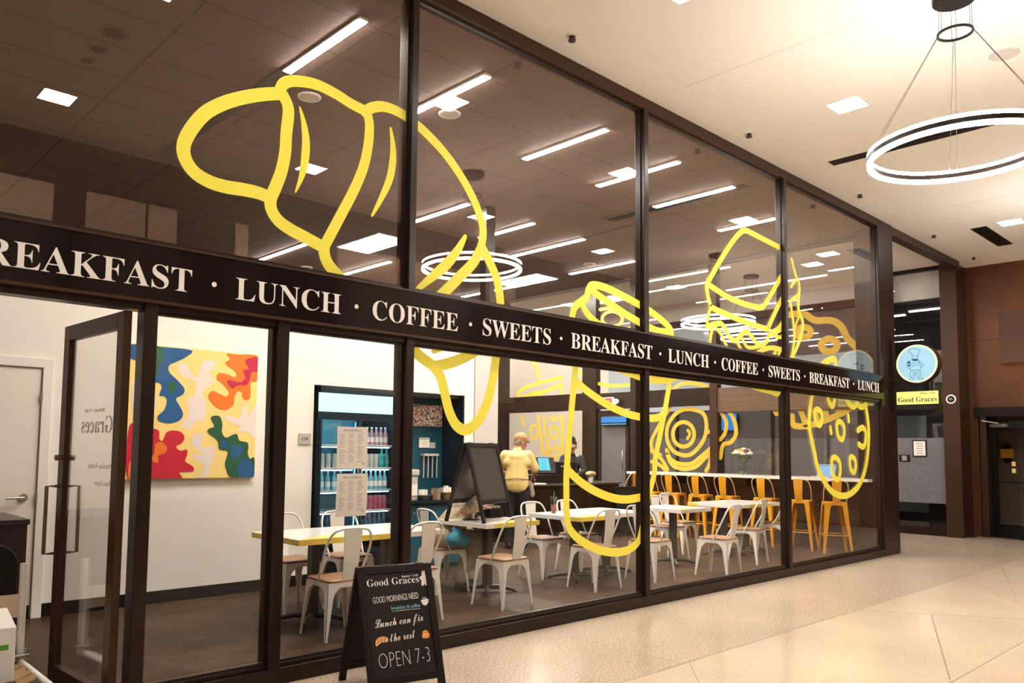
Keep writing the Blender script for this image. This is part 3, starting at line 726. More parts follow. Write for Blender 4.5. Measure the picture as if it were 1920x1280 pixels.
cookie = [
    (K1((597, 240), (575, 400), (567, 560), (590, 700), (630, 880)) + K2((540, 200), (620, 370), (710, 480), (820, 520), (920, 485), (1010, 380), (1070, 200), (1096, 0)) + K1((1217, 650), (1205, 480), (1180, 340)), 0.088),
    (K1((945, 225), (1000, 325), (1050, 360), (1090, 335), (1130, 365), (1190, 345)), 0.088),
    (chip(1535, 782, 6.5, 15), 0.075, True), (chip(1576.5, 807, 7, 17), 0.075, True), (chip(1568, 878, 8, 21), 0.075, True), (chip(1599.5, 871, 5.5, 15), 0.075, True),
    (K1((1100, 620), (1150, 590), (1185, 640), (1180, 760), (1150, 800), (1110, 770)), 0.085), (K1((765, 215), (785, 310), (830, 350), (855, 215)), 0.085),
    ([(1557.5, 801), (1559, 811)], 0.07), ([(1591, 779), (1592, 789)], 0.07),
    (F7((575, 275), (640, 220), (715, 190), (742, 215), (735, 315)), 0.088),
]
decal('cookie_decal', 'yellow line drawing of a long cookie with chips on the last pane before the corner', cookie, M['yellow'])

# amber drawings on the side glazing inside
XD = XS - 0.006
egg = [
    ([(1286, 767), (1306.5, 769), (1320, 777), (1324.6, 796), (1322, 817), (1312, 836), (1296, 851), (1281, 853), (1263.6, 846), (1253, 830.6), (1250, 810), (1255, 791), (1269, 774)], 0.075, True),
    ([(1281.6 + 20 * math.cos(a), 814 + 23 * math.sin(a)) for a in [i * PI / 6 for i in range(12)]], 0.075, True),
    ([(1290, 806.5), (1293.5, 813), (1289, 822)], 0.06),
    ([(1250, 843), (1257, 860), (1274, 869), (1296, 869), (1313, 857), (1336, 837)], 0.075), ([(1251.5, 852), (1258, 868), (1269, 876), (1286, 879), (1306, 873.5), (1320, 860), (1334, 848)], 0.075),
    ([(1333, 850), (1331, 868), (1324, 882)], 0.07), ([(1324, 811), (1336, 807)], 0.07),
    ([(1256, 765), (1240, 790), (1228, 812), (1221, 830), (1226, 848), (1238, 852)], 0.07), ([(1222, 865), (1238, 872), (1250, 884)], 0.07), ([(1222, 845), (1240, 860), (1252, 880)], 0.07),
    ([(1351, 772), (1361.5, 789), (1360, 810), (1351, 824)], 0.07), ([(1358, 761), (1373.5, 781), (1380, 801), (1379, 817), (1370, 829), (1356, 834), (1351, 858)], 0.075),
]
decal('fried_egg_decal', 'amber line drawing of rings and waves on the side glazing above the counter stools', egg, M['amber'], 'x', XD)
swirl = [
    ([(1262, 731), (1274, 721), (1291, 718), (1312, 720.6), (1332, 728)], 0.07),
    ([(1148 + 19 * math.cos(a), 598 + 14 * math.sin(a)) for a in [i * PI / 6 for i in range(12)]], 0.07, True), ([(1125, 580), (1150, 578), (1178, 588), (1190, 605), (1170, 622)], 0.07),
    ([(1121, 719), (1150, 723), (1186, 721)], 0.07),
]
decal('arch_decal', 'amber arch stroke on the side glazing above the fried egg drawing', swirl[:1], M['amber'], 'x', XD)
decal('swirl_decal', 'amber swirl drawn on the side glazing, seen through the coffee cup lid', swirl[1:3], M['amber'], 'x', XD)
decal('stroke_decal', 'flat amber stroke on the side glazing just under the sign band', swirl[3:], M['amber'], 'x', XD)
muff = [
    ([(1480, 590), (1495, 588), (1511, 590), (1523, 598), (1534, 601), (1550, 600), (1566, 603), (1579, 614.5), (1588, 633), (1600, 645), (1608, 652)], 0.11),
    ([(1507 + 13 * math.cos(a), 622.7 + 9.5 * math.sin(a)) for a in [i * PI / 6 for i in range(12)]], 0.11, True), ([(1555 + 15 * math.cos(a), 647 + 12 * math.sin(a)) for a in [i * PI / 6 for i in range(12)]], 0.11, True),
    ([(1485, 780), (1489, 797), (1514.5, 798), (1544, 789), (1575, 776), (1597, 763)], 0.10),
    ([(1497, 757), (1511, 796)], 0.09), ([(1525, 757), (1532, 790)], 0.09), ([(1546, 756), (1551, 786)], 0.09), ([(1571, 754), (1573, 775)], 0.09), ([(1450, 760), (1456, 775)], 0.09),
]
decal('muffin_top_decal', 'amber cloud outline with two rings on the side glazing above the sign band', muff[:3], M['amber'], 'x', XD)
decal('muffin_cup_decal', 'amber ribbed cup outline on the side glazing behind the cookie drawing', muff[3:], M['amber'], 'x', XD)
N1 = lambda *p: q3((930, 640), 9.145, p); N2 = lambda *p: q3((860, 780), 7.11, p)
fries = [
    (N1((1120, 620), (1000, 645), (800, 690), (560, 770), (420, 840), (375, 900), (400, 960), (480, 945), (650, 890), (850, 850), (1120, 740)), 0.075),
    (N1((680, 270), (705, 450), (735, 630)), 0.075), (N1((690, 880), (700, 960)), 0.06), (N1((770, 870), (800, 940)), 0.06), (N1((1125, 720), (1130, 930)), 0.06),
    (N1((1440, 520), (1520, 600), (1610, 660)), 0.075), (N1((620, 280), (630, 430)), 0.05),
    (N2((840, 0), (870, 130)), 0.06), (N2((1060, 20), (1090, 200), (1110, 420), (1150, 490), (1195, 480), (1160, 250), (1130, 20)), 0.07),
    (N2((1380, 0), (1375, 300), (1380, 590)), 0.075), (N2((960, 150), (1030, 130), (1045, 270), (975, 290)), 0.055, True), (N2((1225, 160), (1300, 150), (1315, 265), (1240, 290)), 0.06, True),
    (N2((1255, 420), (1325, 425), (1315, 540), (1245, 540)), 0.06, True), (N2((1215, 0), (1235, 45), (1310, 30), (1330, 0)), 0.06),
]
decal('dessert_decal', 'amber line drawing of bars and squares on the side glazing behind the till', fries, M['amber'], 'x', XD)
# small white lettering on the grey door bay
g = thing('door_lettering', 'small white shop name lettering on dark glass beside the till', 'lettering', (XD - 0.03, 0, 0))
def gput(u, v, h): return (-h, -u, v)
a = PX(1098, 822, XD); b = PX(1118, 822, XD); zt = PX(1108, 815, XD).z; zb = PX(1108, 827, XD).z
text_mesh('lettering', bold('Graces'), M['letter'], gput, (-a.y, -b.y, zb, zt), g, 0.001)
text_mesh('lettering', bold('Bakery • Café'), M['letter'], gput, (-a.y + .06, -b.y, zt + .01, zt + .035), g, 0.001)
tag(MB().box(XD - 0.036, XD - 0.032, PX(1109, 840, XD).y, PX(1101, 840, XD).y, PX(1105, 848, XD).z, PX(1105, 832, XD).z).build('glass_notice', M['paper']), 'small white notice under the shop name on dark glass', 'notice')

# papers taped inside the front glass by the cooler
def menu(px0, py0, px1, py1, label, grp, bent):
    a = PY(px0, py0, 0.072); b = PY(px1, py1, 0.072)
    t = thing('paper_menu', label, 'menu sheet', ((a.x + b.x) / 2, 0.072, b.z), 0, grp)
    w, h = b.x - a.x, a.z - b.z
    m = MB(); n = 8; vs = []
    for k in range(n + 1):
        z = h * k / n; y = bent * (1 - k / n) ** 2
        vs += [(-w / 2, y, z), (w / 2, y, z), (-w / 2, y + 0.001, z), (w / 2, y + 0.001, z)]
    fcs = []
    for k in range(n): i = 4 * k; j = i + 4; fcs += [(i, i + 1, j + 1, j), (i + 3, i + 2, j + 2, j + 3), (i, j, j + 2, i + 2), (i + 1, i + 3, j + 3, j + 1)]
    m.add(vs, fcs); m.build('sheet', M['paper'], t)
    def mp(u, v, hh): return (u, bent * (1 - max(0, min(1, v / h))) ** 2 - 0.0004 - hh, v)
    text_mesh('heading', bold('Breakfast'), M['ink'], mp, (-w * .30, w * .30, h * .895, h * .935), t, 0.0004)
    pr = MB()
    for ci in range(3):
        for r in range(22):
            if (r * 7 + ci * 5) % 11 == 0: continue
            u0 = -w * .43 + ci * w * .30; v = h * (.84 - .033 * r)
            ln = w * (.12 + .11 * ((r * 13 + ci * 7) % 5) / 5)
            pr.add([mp(u0, v, 0), mp(u0 + ln, v, 0), mp(u0 + ln, v + h * .008, 0), mp(u0, v + h * .008, 0)], [(0, 1, 2, 3)], 1 if r in (0, 9) else 0)
    pr.add([mp(w * .33, h * .08, 0), mp(w * .42, h * .08, 0), mp(w * .42, h * .15, 0), mp(w * .33, h * .15, 0)], [(0, 1, 2, 3)], 1)
    pr.build('printed_lines', [M['ink'], M['inkyellow']], t)
menu(633, 799, 688, 878, 'upper of two paper menus taped inside the glass before the drinks cooler', 'paper menus on the glass', 0.0)
menu(632, 888, 688, 966, 'lower of two paper menus taped inside the glass, its bottom edge curling', 'paper menus on the glass', 0.012)
# ================================================================== CEILING FIXTURES
# strip lights in the cafe
def strip(name, label, x, y0, y1, grp, slot=0):
    t = thing(name, label, 'ceiling light', (x, (y0 + y1) / 2, ZI), 0, grp)
    L = (y1 - y0) / 2
    MB().box(-0.045, 0.045, -L, L, -0.02, 0.0).box(-0.045, 0.045, -L - 0.02, -L, -0.022, 0.0).box(-0.045, 0.045, L, L + 0.02, -0.022, 0.0).build('housing', M['whitemetal'], t)
    MB().box(-0.037, 0.037, -L, L, -0.026, -0.02).build('diffuser', M['led'], t)
    if slot: MB().box(-0.065, 0.065, L + 0.02, L + slot, -0.008, 0.0).build('slot_cover', M['black'], t)
ordn = ['first', 'second', 'third', 'fourth', 'fifth', 'sixth']
for i, x in enumerate((3.41, 4.77, 6.50, 7.85, 9.10, 10.78)):
    strip('strip_light', 'white ceiling strip light of the row nearest the front glass, %s counted from the door' % ordn[i], x, 0.55 if i < 5 else 0.85, 1.75, 'strip lights in the row nearest the glass', (3.0, 0, 0, 0, 0.9, 0)[i])
for i, (x, y0, y1) in enumerate(((7.16, 3.49, 4.70), (8.48, 3.5, 4.68), (9.70, 3.54, 5.25), (11.47, 3.86, 5.36))):
    strip('strip_light', 'white ceiling strip light of the middle row, %s counted from the door side' % ordn[i], x, y0, y1, 'strip lights in the middle row')
for i, (x, y0, y1) in enumerate(((6.68, 6.98, 8.72), (8.42, 7.04, 8.53), (11.54, 6.02, 8.85))):
    strip('strip_light', 'white ceiling strip light of the back row, %s counted from the door side' % ordn[i], x, y0, y1, 'strip lights in the back row')
for i, (x, y) in enumerate(((7.5, 6.25), (11.35, 6.45))):
    t = thing('ceiling_panel_light', ('large' if i == 0 else 'large far') + ' white square panel light in the cafe ceiling, ' + ('nearer the drinks wall' if i == 0 else 'above the counter'), 'ceiling light', (x, y, ZI), 0, 'panel lights in the cafe ceiling')
    MB().box(-0.33, 0.33, -0.62, 0.62, -0.012, 0).build('frame', M['whitemetal'], t)
    MB().box(-0.30, 0.30, -0.59, -0.005, -0.016, -0.012).box(-0.30, 0.30, 0.005, 0.59, -0.016, -0.012).build('diffuser', M['troffer'], t)
for i, p in enumerate(((905, 412), (575, 501), (1105, 495), (580, 181), (843, 213))):
    q = PZ(*p, ZI)
    t = thing('ceiling_speaker', ('round white speaker in the cafe ceiling behind the croissant', 'round white speaker in the cafe ceiling low behind the croissant crease', 'small round speaker in the cafe ceiling over the till', 'round white speaker in the cafe ceiling behind the croissant hump', 'round white detector in the cafe ceiling below the second strip light')[i], 'ceiling speaker', tuple(q), 0)
    MB().lathe([(0.11, -0.012), (0.115, -0.004), (0.115, 0.0)], seg=20).build('rim', M['whitemetal'], t); MB().lathe([(0.095, -0.014), (0.095, -0.012)], seg=20).build('grille', M['grey_wall'], t)
for i, (p0, p1) in enumerate((((1000, 470), (1190, 420)), ((1222, 395), (1330, 372)))):
    a = PZ(*p0, ZI); b = PZ(*p1, ZI)
    tag(MB().box(a.x - 0.06, a.x + 0.06, min(a.y, b.y), max(a.y, b.y), ZI - 0.008, ZI).build('ceiling_slot', M['black']), ('long dark slot in the cafe ceiling beside the middle strip lights', 'short dark slot in the cafe ceiling beyond the fifth strip light')[i], 'air slot')
for i, (x, y, r) in enumerate(((2.12, -2.31, 0.13), (2.11, -2.70, 0.09), (2.11, -3.0, 0.06))):
    t = thing('recessed_fixture', ('largest', 'middle', 'smallest')[i] + ' of three round unlit ceiling fixtures mirrored in the upper glass by the door', 'ceiling fixture', (x, y, ZC))
    MB().lathe([(r, -0.008), (r + 0.01, 0.0)], seg=24).build('rim', M['grey_wall'], t); MB().lathe([(r * 0.7, -0.012), (r * 0.72, -0.008)], seg=24).build('lens', M['greyglass'], t)
# recessed square downlights
def downlight(x, y, z, label, grp, s=0.15):
    t = thing('square_downlight', label, 'downlight', (x, y, z), 0, grp)
    f = MB()
    for a, b, c, d in ((-s - .03, s + .03, -s - .03, -s), (-s - .03, s + .03, s, s + .03), (-s - .03, -s, -s, s), (s, s + .03, -s, s)): f.box(a, b, c, d, -0.008, 0)
    f.build('trim_ring', M['mall_ceil'], t)
    MB().box(-s, s, -s, s, -0.004, 0).build('lamp_panel', M['dl'], t)
for k in range(-1, 5):
    for y in (-1.34, -4.05) if k < 4 else (-1.34,):
        x = 2.13 + 2.95 * k + (0.0)
        near = y > -2
        downlight(x, y, ZC, 'square downlight in the pale mall ceiling beside the ring pendant' if (k == 2 and near) else 'square downlight in the pale mall ceiling', None if (k == 2 and near) else 'square downlights in the mall ceiling')
for x, y in ((14.5, 2.0), (14.5, 5.0), (14.5, 8.0), (15.2, 9.6), (14.5, 11.0), (15.2, 12.0)):  # downlights added to light the passage; the offset pair brightens the cream wall
    downlight(x, y, ZC, 'square downlight added to light the side passage seen through the cafe', 'added downlights in the passage ceiling', 0.15)
for i, x in enumerate((15.55, 13.6)):
    a = 2.2 + i
    tag(MB().box(x - 0.03, x + 0.03, a, a + 2.2, ZC - 0.02, ZC).build('passage_strip_light', M['ledsoft']), 'thin white strip light in the side passage ceiling', 'ceiling light', 'strip lights in the passage ceiling')

# ring pendants
def ring_shell(r0, r1, z0, z1, seg=72):
    m = MB(); vs = []
    for k in range(seg):
        t = 2 * PI * k / seg; c, s = math.cos(t), math.sin(t)
        vs += [(r1 * c, r1 * s, z0), (r1 * c, r1 * s, z1), (r0 * c, r0 * s, z1), (r0 * c, r0 * s, z0)]
    fs = []
    for k in range(seg):
        i, j = 4 * k, 4 * ((k + 1) % seg)
        for a in range(4): fs.append((i + a, j + a, j + (a + 1) % 4, i + (a + 1) % 4))
    return m.add(vs, fs, 0, False)
def pendant(x, y, z, label, R=0.635, lm=None):
    lm = lm or M['ringled']
    t = thing('ring_pendant', label, 'pendant light', (x, y, z), 0, 'ring pendants in the mall')
    ring_shell(R - 0.024, R, 0.020, 0.048).build('upper_light_band', lm, t)
    ring_shell(R - 0.026, R + 0.002, -0.018, 0.020).build('ring_body', M['bronze'], t)
    ring_shell(R - 0.024, R, -0.048, -0.018).build('lower_light_band', lm, t)
    zh = 0.93
    ring_shell(0.112, 0.126, zh - 0.008, zh + 0.008, 40).build('hub_ring', M['black'], t)
    MB().lathe([(0.145, ZC - z - 0.05), (0.15, ZC - z - 0.045), (0.15, ZC - z)], seg=28).build('canopy', M['black'], t)
    for k in range(3):
        w = MB()
        for dd in (-0.045, 0.045):
            a = math.radians(20 + 120 * k) + dd
            w.cyl((0.118 * math.cos(a), 0.118 * math.sin(a), zh), (R * math.cos(a), R * math.sin(a), 0.045), 0.0022, seg=5)
            a2 = math.radians(20 + 120 * k) + dd * 3
            w.cyl((0.118 * math.cos(a2), 0.118 * math.sin(a2), zh), (0.118 * math.cos(a2), 0.118 * math.sin(a2), ZC - z), 0.002, seg=5)
        w.build('suspension_wire', M['darkpost'], t)
pendant(6.66, -2.72, 3.80, 'large glowing ring pendant on wires in the open mall')
pendant(12.60, -2.75, 3.80, 'glowing ring pendant far down the mall, seen mirrored in the cafe glass')
pendant(14.60, 3.30, 3.80, 'glowing ring pendant in the side passage seen through the cafe', 0.60, M['ringsoft'])


# sprinklers, diffuser, grille, speaker of the mall ceiling
for i, x in enumerate((-0.9, 2.05, 5.0, 8.0, 11.0, 13.9, 15.95)):
    t = thing('sprinkler', 'small dark sprinkler head in the mall ceiling, ' + ('over the left end', 'near the door', 'nearest the camera', 'in line with the second tall pane joint', 'in line with the third tall pane', 'above the corner column', 'above the far passage post')[i], 'sprinkler', (x, -0.27, ZC), 0, 'sprinklers along the cafe front')
    MB().lathe([(0.05, -0.004), (0.052, 0.0)], seg=16).build('escutcheon', M['mall_ceil'], t)
    MB().lathe([(0.008, -0.05), (0.032, -0.046), (0.034, -0.03), (0.014, -0.025), (0.03, -0.005)], seg=12).build('sprinkler_head', M['darkpost'], t)
t = thing('linear_diffuser', 'long slotted brown air diffuser in the mall ceiling behind the ring pendant', 'air vent', (9.56, -1.60, ZC))
MB().box(-0.09, 0.09, -1.2, 1.1, -0.004, 0).build('diffuser_body', M['bronze2'], t)
for k in range(4): MB().box(-0.075 + 0.04 * k, -0.055 + 0.04 * k, -1.19, 1.09, -0.006, -0.002).build('slot', M['black'], t)
t = thing('return_grille', 'dark rectangular return grille in the mall ceiling near the right wall', 'air vent', (14.65, -0.90, ZC))
MB().box(-0.74, 0.74, -0.11, 0.11, -0.006, 0).build('grille_frame', M['bronze'], t)
s_ = MB()
for k in range(7): s_.box(-0.70, 0.70, -0.09 + 0.026 * k, -0.078 + 0.026 * k, -0.012, -0.004)
s_.build('grille_slats', M['black'], t)
q = PZ(1883, 102, ZC)
t = thing('ceiling_speaker', 'faint round speaker in the pale mall ceiling at the upper edge', 'ceiling speaker', tuple(q))
MB().lathe([(0.115, -0.006), (0.12, 0.0)], seg=24).build('rim', M['grey_wall'], t); MB().lathe([(0.095, -0.009), (0.095, -0.006)], seg=24).build('grille', M['grey_wall'], t)

# ================================================================== FURNITURE
def leg_bm(sx, sy, top, foot, zt, wtop, wmid, wbot, arch, th=0.004):
    """corner leg folded from sheet: two flanges, each narrowing downwards from an arch"""
    m = MB()
    T = Vector((sx * top, sy * top, zt)); F = Vector((sx * foot, sy * foot, 0.0))
    N = 12
    for ax in (0, 1):
        d = Vector((-sx, 0, 0)) if ax == 0 else Vector((0, -sy, 0))
        nrm = Vector((0, -sy, 0)) if ax == 0 else Vector((-sx, 0, 0))
        out = []; inn = []
        for k in range(N + 1):
            t = k / N; t2 = t ** 1.5 if arch else t
            p = T.lerp(F, t2)
            if arch: w = wbot + (wmid - wbot) * max(0, 1 - t2 / 0.95) + (wtop - wmid) * max(0.0, 1 - t2 / 0.26) ** 2.2
            else: w = wbot + (wmid - wbot) * (1 - t2) + (wtop - wmid) * max(0.0, 1 - t2 / 0.05)
            out.append(p); inn.append(p + d * w)
        vs = out + inn + [p + nrm * th for p in out] + [p + nrm * th for p in inn]
        K = N + 1; fs = []
        for k in range(N):
            fs += [(k, k + 1, K + k + 1, K + k), (2 * K + k, 3 * K + k, 3 * K + k + 1, 2 * K + k + 1), (k, 2 * K + k, 2 * K + k + 1, k + 1), (K + k, K + k + 1, 3 * K + k + 1, 3 * K + k)]
        fs += [(0, K, 3 * K, 2 * K), (N, 2 * K + N, 3 * K + N, K + N)]
        m.add(vs, fs)
    return m
def rsq(r, h, z, seg=5):
    pts = []
    for cx, cy_, a0 in ((h - r, h - r, 0), (-h + r, h - r, 90), (-h + r, -h + r, 180), (h - r, -h + r, 270)):
        for i in range(seg + 1):
            a = math.radians(a0 + 90 * i / seg); pts.append((cx + r * math.cos(a), cy_ + r * math.sin(a), z))
    return pts
def make_chair(label, grp):
    t = thing('cafe_chair', label, 'chair', (0, 0, 0), 0, grp)
    m = MB(); m.loft([rsq(0.05, 0.176, 0.437), rsq(0.05, 0.184, 0.443), rsq(0.05, 0.184, 0.455), rsq(0.05, 0.176, 0.461)], smooth=False); m.build('seat', M['seatwood'], t)
    m = MB(); m.loft([rsq(0.045, 0.176, 0.398), rsq(0.045, 0.180, 0.430), rsq(0.045, 0.178, 0.438)], smooth=False); m.build('seat_rim', M['whitemetal'], t)
    for sx in (-1, 1):
        for sy in (-1, 1): leg_bm(sx, sy, 0.178, 0.212, 0.435, 0.175, 0.062, 0.020, True).build('leg', M['whitemetal'], t)
    m = MB()
    m.tube(smooth_pts([(-0.182, -0.02, 0.435), (-0.196, -0.10, 0.58), (-0.198, -0.165, 0.71), (-0.178, -0.205, 0.80), (-0.125, -0.228, 0.846), (0, -0.236, 0.858), (0.125, -0.228, 0.846), (0.178, -0.205, 0.80), (0.198, -0.165, 0.71), (0.196, -0.10, 0.58), (0.182, -0.02, 0.435)], 5), 0.0098, 8)
    m.build('back_hoop', M['whitemetal'], t)
    m = MB(); secs = []
    for k in range(9):
        f = k / 8; z = 0.43 + 0.415 * f; y = -0.176 - 0.058 * f - 0.012 * math.sin(PI * f); w = 0.058 + 0.024 * f
        secs.append([(-w, y - 0.003, z), (w, y - 0.003, z), (w, y + 0.003, z), (-w, y + 0.003, z)])
    m.loft(secs, smooth=False); m.build('back_splat', M['whitemetal'], t)
    return t
WG = 'white metal cafe chairs with wooden seats'
ch0 = make_chair('', WG); used = [0]
def chair(x, y, rz, label):
    if not used[0]:
        used[0] = 1; ch0.location = (x, y, 0); ch0.rotation_euler = (0, 0, rz); ch0['label'] = label; return ch0
    return dup(ch0, (x, y, 0), rz, label)
R = math.radians
chair(3.54, 0.92, R(-3), 'white cafe chair with brown wooden seat directly behind the outdoor chalkboard')
chair(4.32, 0.98, R(4), 'white cafe chair at the long table, right of the one behind the outdoor chalkboard')
chair(3.80, 2.08, R(182), 'white cafe chair on the wall side of the long yellow table, behind the door mullion')
chair(4.36, 2.02, R(176), 'white cafe chair before the drinks cooler, far side of the long table')
chair(5.47, 1.92, R(-96), 'white cafe chair carrying the seated customer by the tabletop chalkboard')
chair(5.42, 0.955, R(2), 'white cafe chair alone at the near edge of the table with the tabletop chalkboard')
chair(6.86, 1.00, R(-3), 'white cafe chair framed inside the yellow coffee cup drawing')
chair(7.02, 1.90, R(176), 'white cafe chair on the far side of the table behind the red drink')
chair(7.72, 1.95, R(182), 'white cafe chair on the far side, seen through the coffee cup drawing')
chair(7.86, 0.98, R(-88), 'white cafe chair turned to the table just past the second tall mullion')
chair(8.76, 0.62, R(6), 'white cafe chair nearest the glass in the third pane')
chair(9.52, 1.86, R(172), 'white cafe chair on the far side between the two rear tables')
chair(10.28, 2.18, R(180), 'white cafe chair whose back shows over the table next to the stools')
chair(10.12, 0.98, R(8), 'white cafe chair at the near edge of the table next to the stools')
chair(11.30, 1.22, R(20), 'white cafe chair at the table end closest to the stools, cut by the third mullion')

def make_stool(label, grp):
    t = thing('bar_stool', label, 'stool', (0, 0, 0), 0, grp)
    m = MB(); m.loft([rsq(0.03, 0.155, 0.715), rsq(0.03, 0.157, 0.752), rsq(0.03, 0.150, 0.760)], smooth=False); m.build('seat', M['orangemetal'], t, bevel=0.003)
    for sx in (-1, 1):
        for sy in (-1, 1): leg_bm(sx, sy, 0.150, 0.212, 0.745, 0.10, 0.072, 0.030, False).build('leg', M['orangemetal'], t)
    zf = 0.27; k = 0.150 + (0.212 - 0.150) * (1 - zf / 0.745) - 0.006
    for a, b in (((-k, -k), (k, -k)), ((k, -k), (k, k)), ((k, k), (-k, k)), ((-k, k), (-k, -k))):
        MB().cyl((a[0], a[1], zf), (b[0], b[1], zf), 0.008, seg=8).build('footrest', M['orangemetal'], t)
    m = MB()
    m.tube(smooth_pts([(-0.158, -0.03, 0.745), (-0.170, -0.10, 0.88), (-0.165, -0.16, 1.0), (-0.125, -0.188, 1.068), (0, -0.198, 1.09), (0.125, -0.188, 1.068), (0.165, -0.16, 1.0), (0.170, -0.10, 0.88), (0.158, -0.03, 0.745)], 5), 0.0075, 8)
    m.build('back_hoop', mat('pale_yellow_tube', (0.78, 0.60, 0.34), 0.3), t)
    m = MB(); secs = []
    for q in range(7):
        f = q / 6; z = 0.735 + 0.345 * f; y = -0.152 - 0.044 * f - 0.01 * math.sin(PI * f); w = 0.052 + 0.018 * f
        secs.append([(-w, y - 0.003, z), (w, y - 0.003, z), (w, y + 0.003, z), (-w, y + 0.003, z)])
    m.loft(secs, smooth=False); m.build('back_splat', M['orangemetal'], t)
    return t
SG = 'orange metal stools at the window counter'
st0 = make_stool('orange metal stool nearest the corner column, turned toward the glass', SG)
st0.location = (12.13, 0.66, 0); st0.rotation_euler = (0, 0, R(-55))
for px, lab, rz in ((1507, 'orange metal stool under the laptop, second from the corner column', -78), (1441, 'orange metal stool third from the corner column, beside the third mullion', -88), (1369, 'orange metal stool in front of the flower vase', -88), (1318, 'orange metal stool left of the flower vase', -88), (1268, 'orange metal stool below the fried egg drawing', -88), (1226, 'orange metal stool at the far end of the row, cut by the cup drawing', -88)):
    p = PX(px, 925, 12.18); dup(st0, (12.18, p.y + 0.04, 0), R(rz), lab)
p = PX(1176, 925, 12.1); dup(st0, (12.1, p.y, 0), R(-2), 'orange metal stool standing apart beyond the second tall mullion')

def table(x, y, w, d, rz, label, edges, base=True, n=1):
    t = thing('cafe_table', label, 'table', (x, y, 0), rz, 'white cafe tables on dark pedestals')
    m = MB(); m.box(-w / 2, w / 2, -d / 2, d / 2, 0.700, 0.748); m.build('tabletop', M['tabletop'], t, bevel=0.003)
    e = MB()
    for s, a, b in edges:
        if s == 'f': e.box(-w / 2 + a * w, -w / 2 + b * w, -d / 2 - 0.0015, -d / 2 + 0.0005, 0.702, 0.746)
        if s == 'l': e.box(-w / 2 - 0.0015, -w / 2 + 0.0005, -d / 2 + a * d, -d / 2 + b * d, 0.702, 0.746)
        if s == 'r': e.box(w / 2 - 0.0005, w / 2 + 0.0015, -d / 2 + a * d, -d / 2 + b * d, 0.702, 0.746)
        if s == 't': e.add([(-w / 2 + a * w, -d / 2, 0.7486), (-w / 2 + b * w, -d / 2, 0.7486), (-w / 2 + (a + b) / 2 * w, -d / 2 + 0.3 * d, 0.7486)], [(0, 1, 2)])
    if edges: e.build('painted_edge', M['tableyellow'], t)
    for k in range(n):
        cx = 0 if n == 1 else (-w / 4 if k == 0 else w / 4)
        MB().box(cx - 0.038, cx + 0.038, -0.038, 0.038, 0.04, 0.69).box(cx - 0.2, cx + 0.2, -0.2, 0.2, 0.69, 0.70).build('pedestal', M['darkpost'], t)
        for q in range(4):
            a = R(45 + 90 * q); c_, s_ = math.cos(a), math.sin(a)
            m = MB(); m.tube([(cx + 0.03 * c_, 0.03 * s_, 0.055), (cx + 0.16 * c_, 0.16 * s_, 0.05), (cx + 0.29 * c_, 0.29 * s_, 0.022)], [0.026, 0.022, 0.018], 8)
            m.cyl((cx + 0.29 * c_, 0.29 * s_, 0.0), (cx + 0.29 * c_, 0.29 * s_, 0.02), 0.02, seg=8); m.build('foot', M['darkpost'], t)
    return t
table(4.03, 1.47, 1.52, 0.80, 0, 'long white cafe table with yellow painted edges nearest the door', [('f', 0, 0.62), ('l', 0, 1), ('r', 0, 1), ('t', 0.0, 0.5)], n=2)
table(5.80, 1.57, 0.78, 0.76, R(1), 'square white cafe table carrying the black tabletop chalkboard', [('f', 0.15, 1.0), ('t', 0.3, 1.0)])
table(7.17, 1.55, 0.72, 0.80, 0, 'square white cafe table with a yellow corner, holding the red drink', [('f', 0, 0.85), ('l', 0, 0.18), ('t', 0, 0.7)])
table(7.90, 1.66, 0.72, 0.80, R(-1), 'square white cafe table pushed against the one with the red drink', [])
table(9.16, 1.53, 0.72, 0.72, 0, 'square white cafe table just past the second tall mullion', [('t', 0.0, 0.6)])
table(10.85, 1.58, 1.25, 0.82, 0, 'long white cafe table beside the orange stools', [('l', 0.78, 1.0), ('f', 0.25, 0.8)], n=2)

# counter along the side glazing
ct = thing('window_counter', 'long pale window counter in front of the orange stools', 'counter', (XS - 0.24, 2.4, 1.06))
MB().box(-0.34, 0.20, -2.02, 2.12, 0.012, 0.054).box(-0.34, -0.165, -2.24, -2.02, 0.012, 0.054).build('worktop', M['counter'], ct)
for y in (-1.5, -0.2, 1.2): MB().box(-0.14, 0.20, y - 0.012, y + 0.012, -0.14, 0.0).build('bracket', M['black'], ct)
# ================================================================== DRINKS COOLER
def cz(py, x=720): return PY(x, py, 3.2).z
fx0, fx1, fy0, fy1 = 4.61, 5.71, 3.06, 3.80
fr = thing('drinks_cooler', 'tall glass-door drinks cooler with a glowing white header in the wall niche', 'drinks cooler', ((fx0 + fx1) / 2, 3.4, 0))
hw = (fx1 - fx0) / 2; f0, f1 = fy0 - 3.4, fy1 - 3.4
cab = MB().box(-hw, -hw + 0.035, f0, f1, 0, 2.165).box(hw - 0.035, hw, f0, f1, 0, 2.165).box(-hw, hw, f1 - 0.03, f1, 0, 2.165).box(-hw, hw, f0, f1, 2.10, 2.165).box(-hw, hw, f0, f1, 0, 0.30)
cab.build('cabinet', M['navy'], fr, bevel=0.004)
MB().box(-hw + 0.035, hw - 0.035, f1 - 0.045, f1 - 0.03, 0.30, 1.86).build('liner', mat('cooler_liner', (0.10, 0.34, 0.45), 0.4), fr)
MB().box(-hw + 0.005, hw - 0.005, f0 - 0.005, f0 + 0.05, 1.885, 2.095).build('header_light', emit('cooler_header', (0.66, 0.98, 0.93), 1.15), fr)
MB().box(-hw, hw, f0 - 0.012, f0 + 0.04, 1.80, 1.885).build('door_rail', M['navy'], fr)
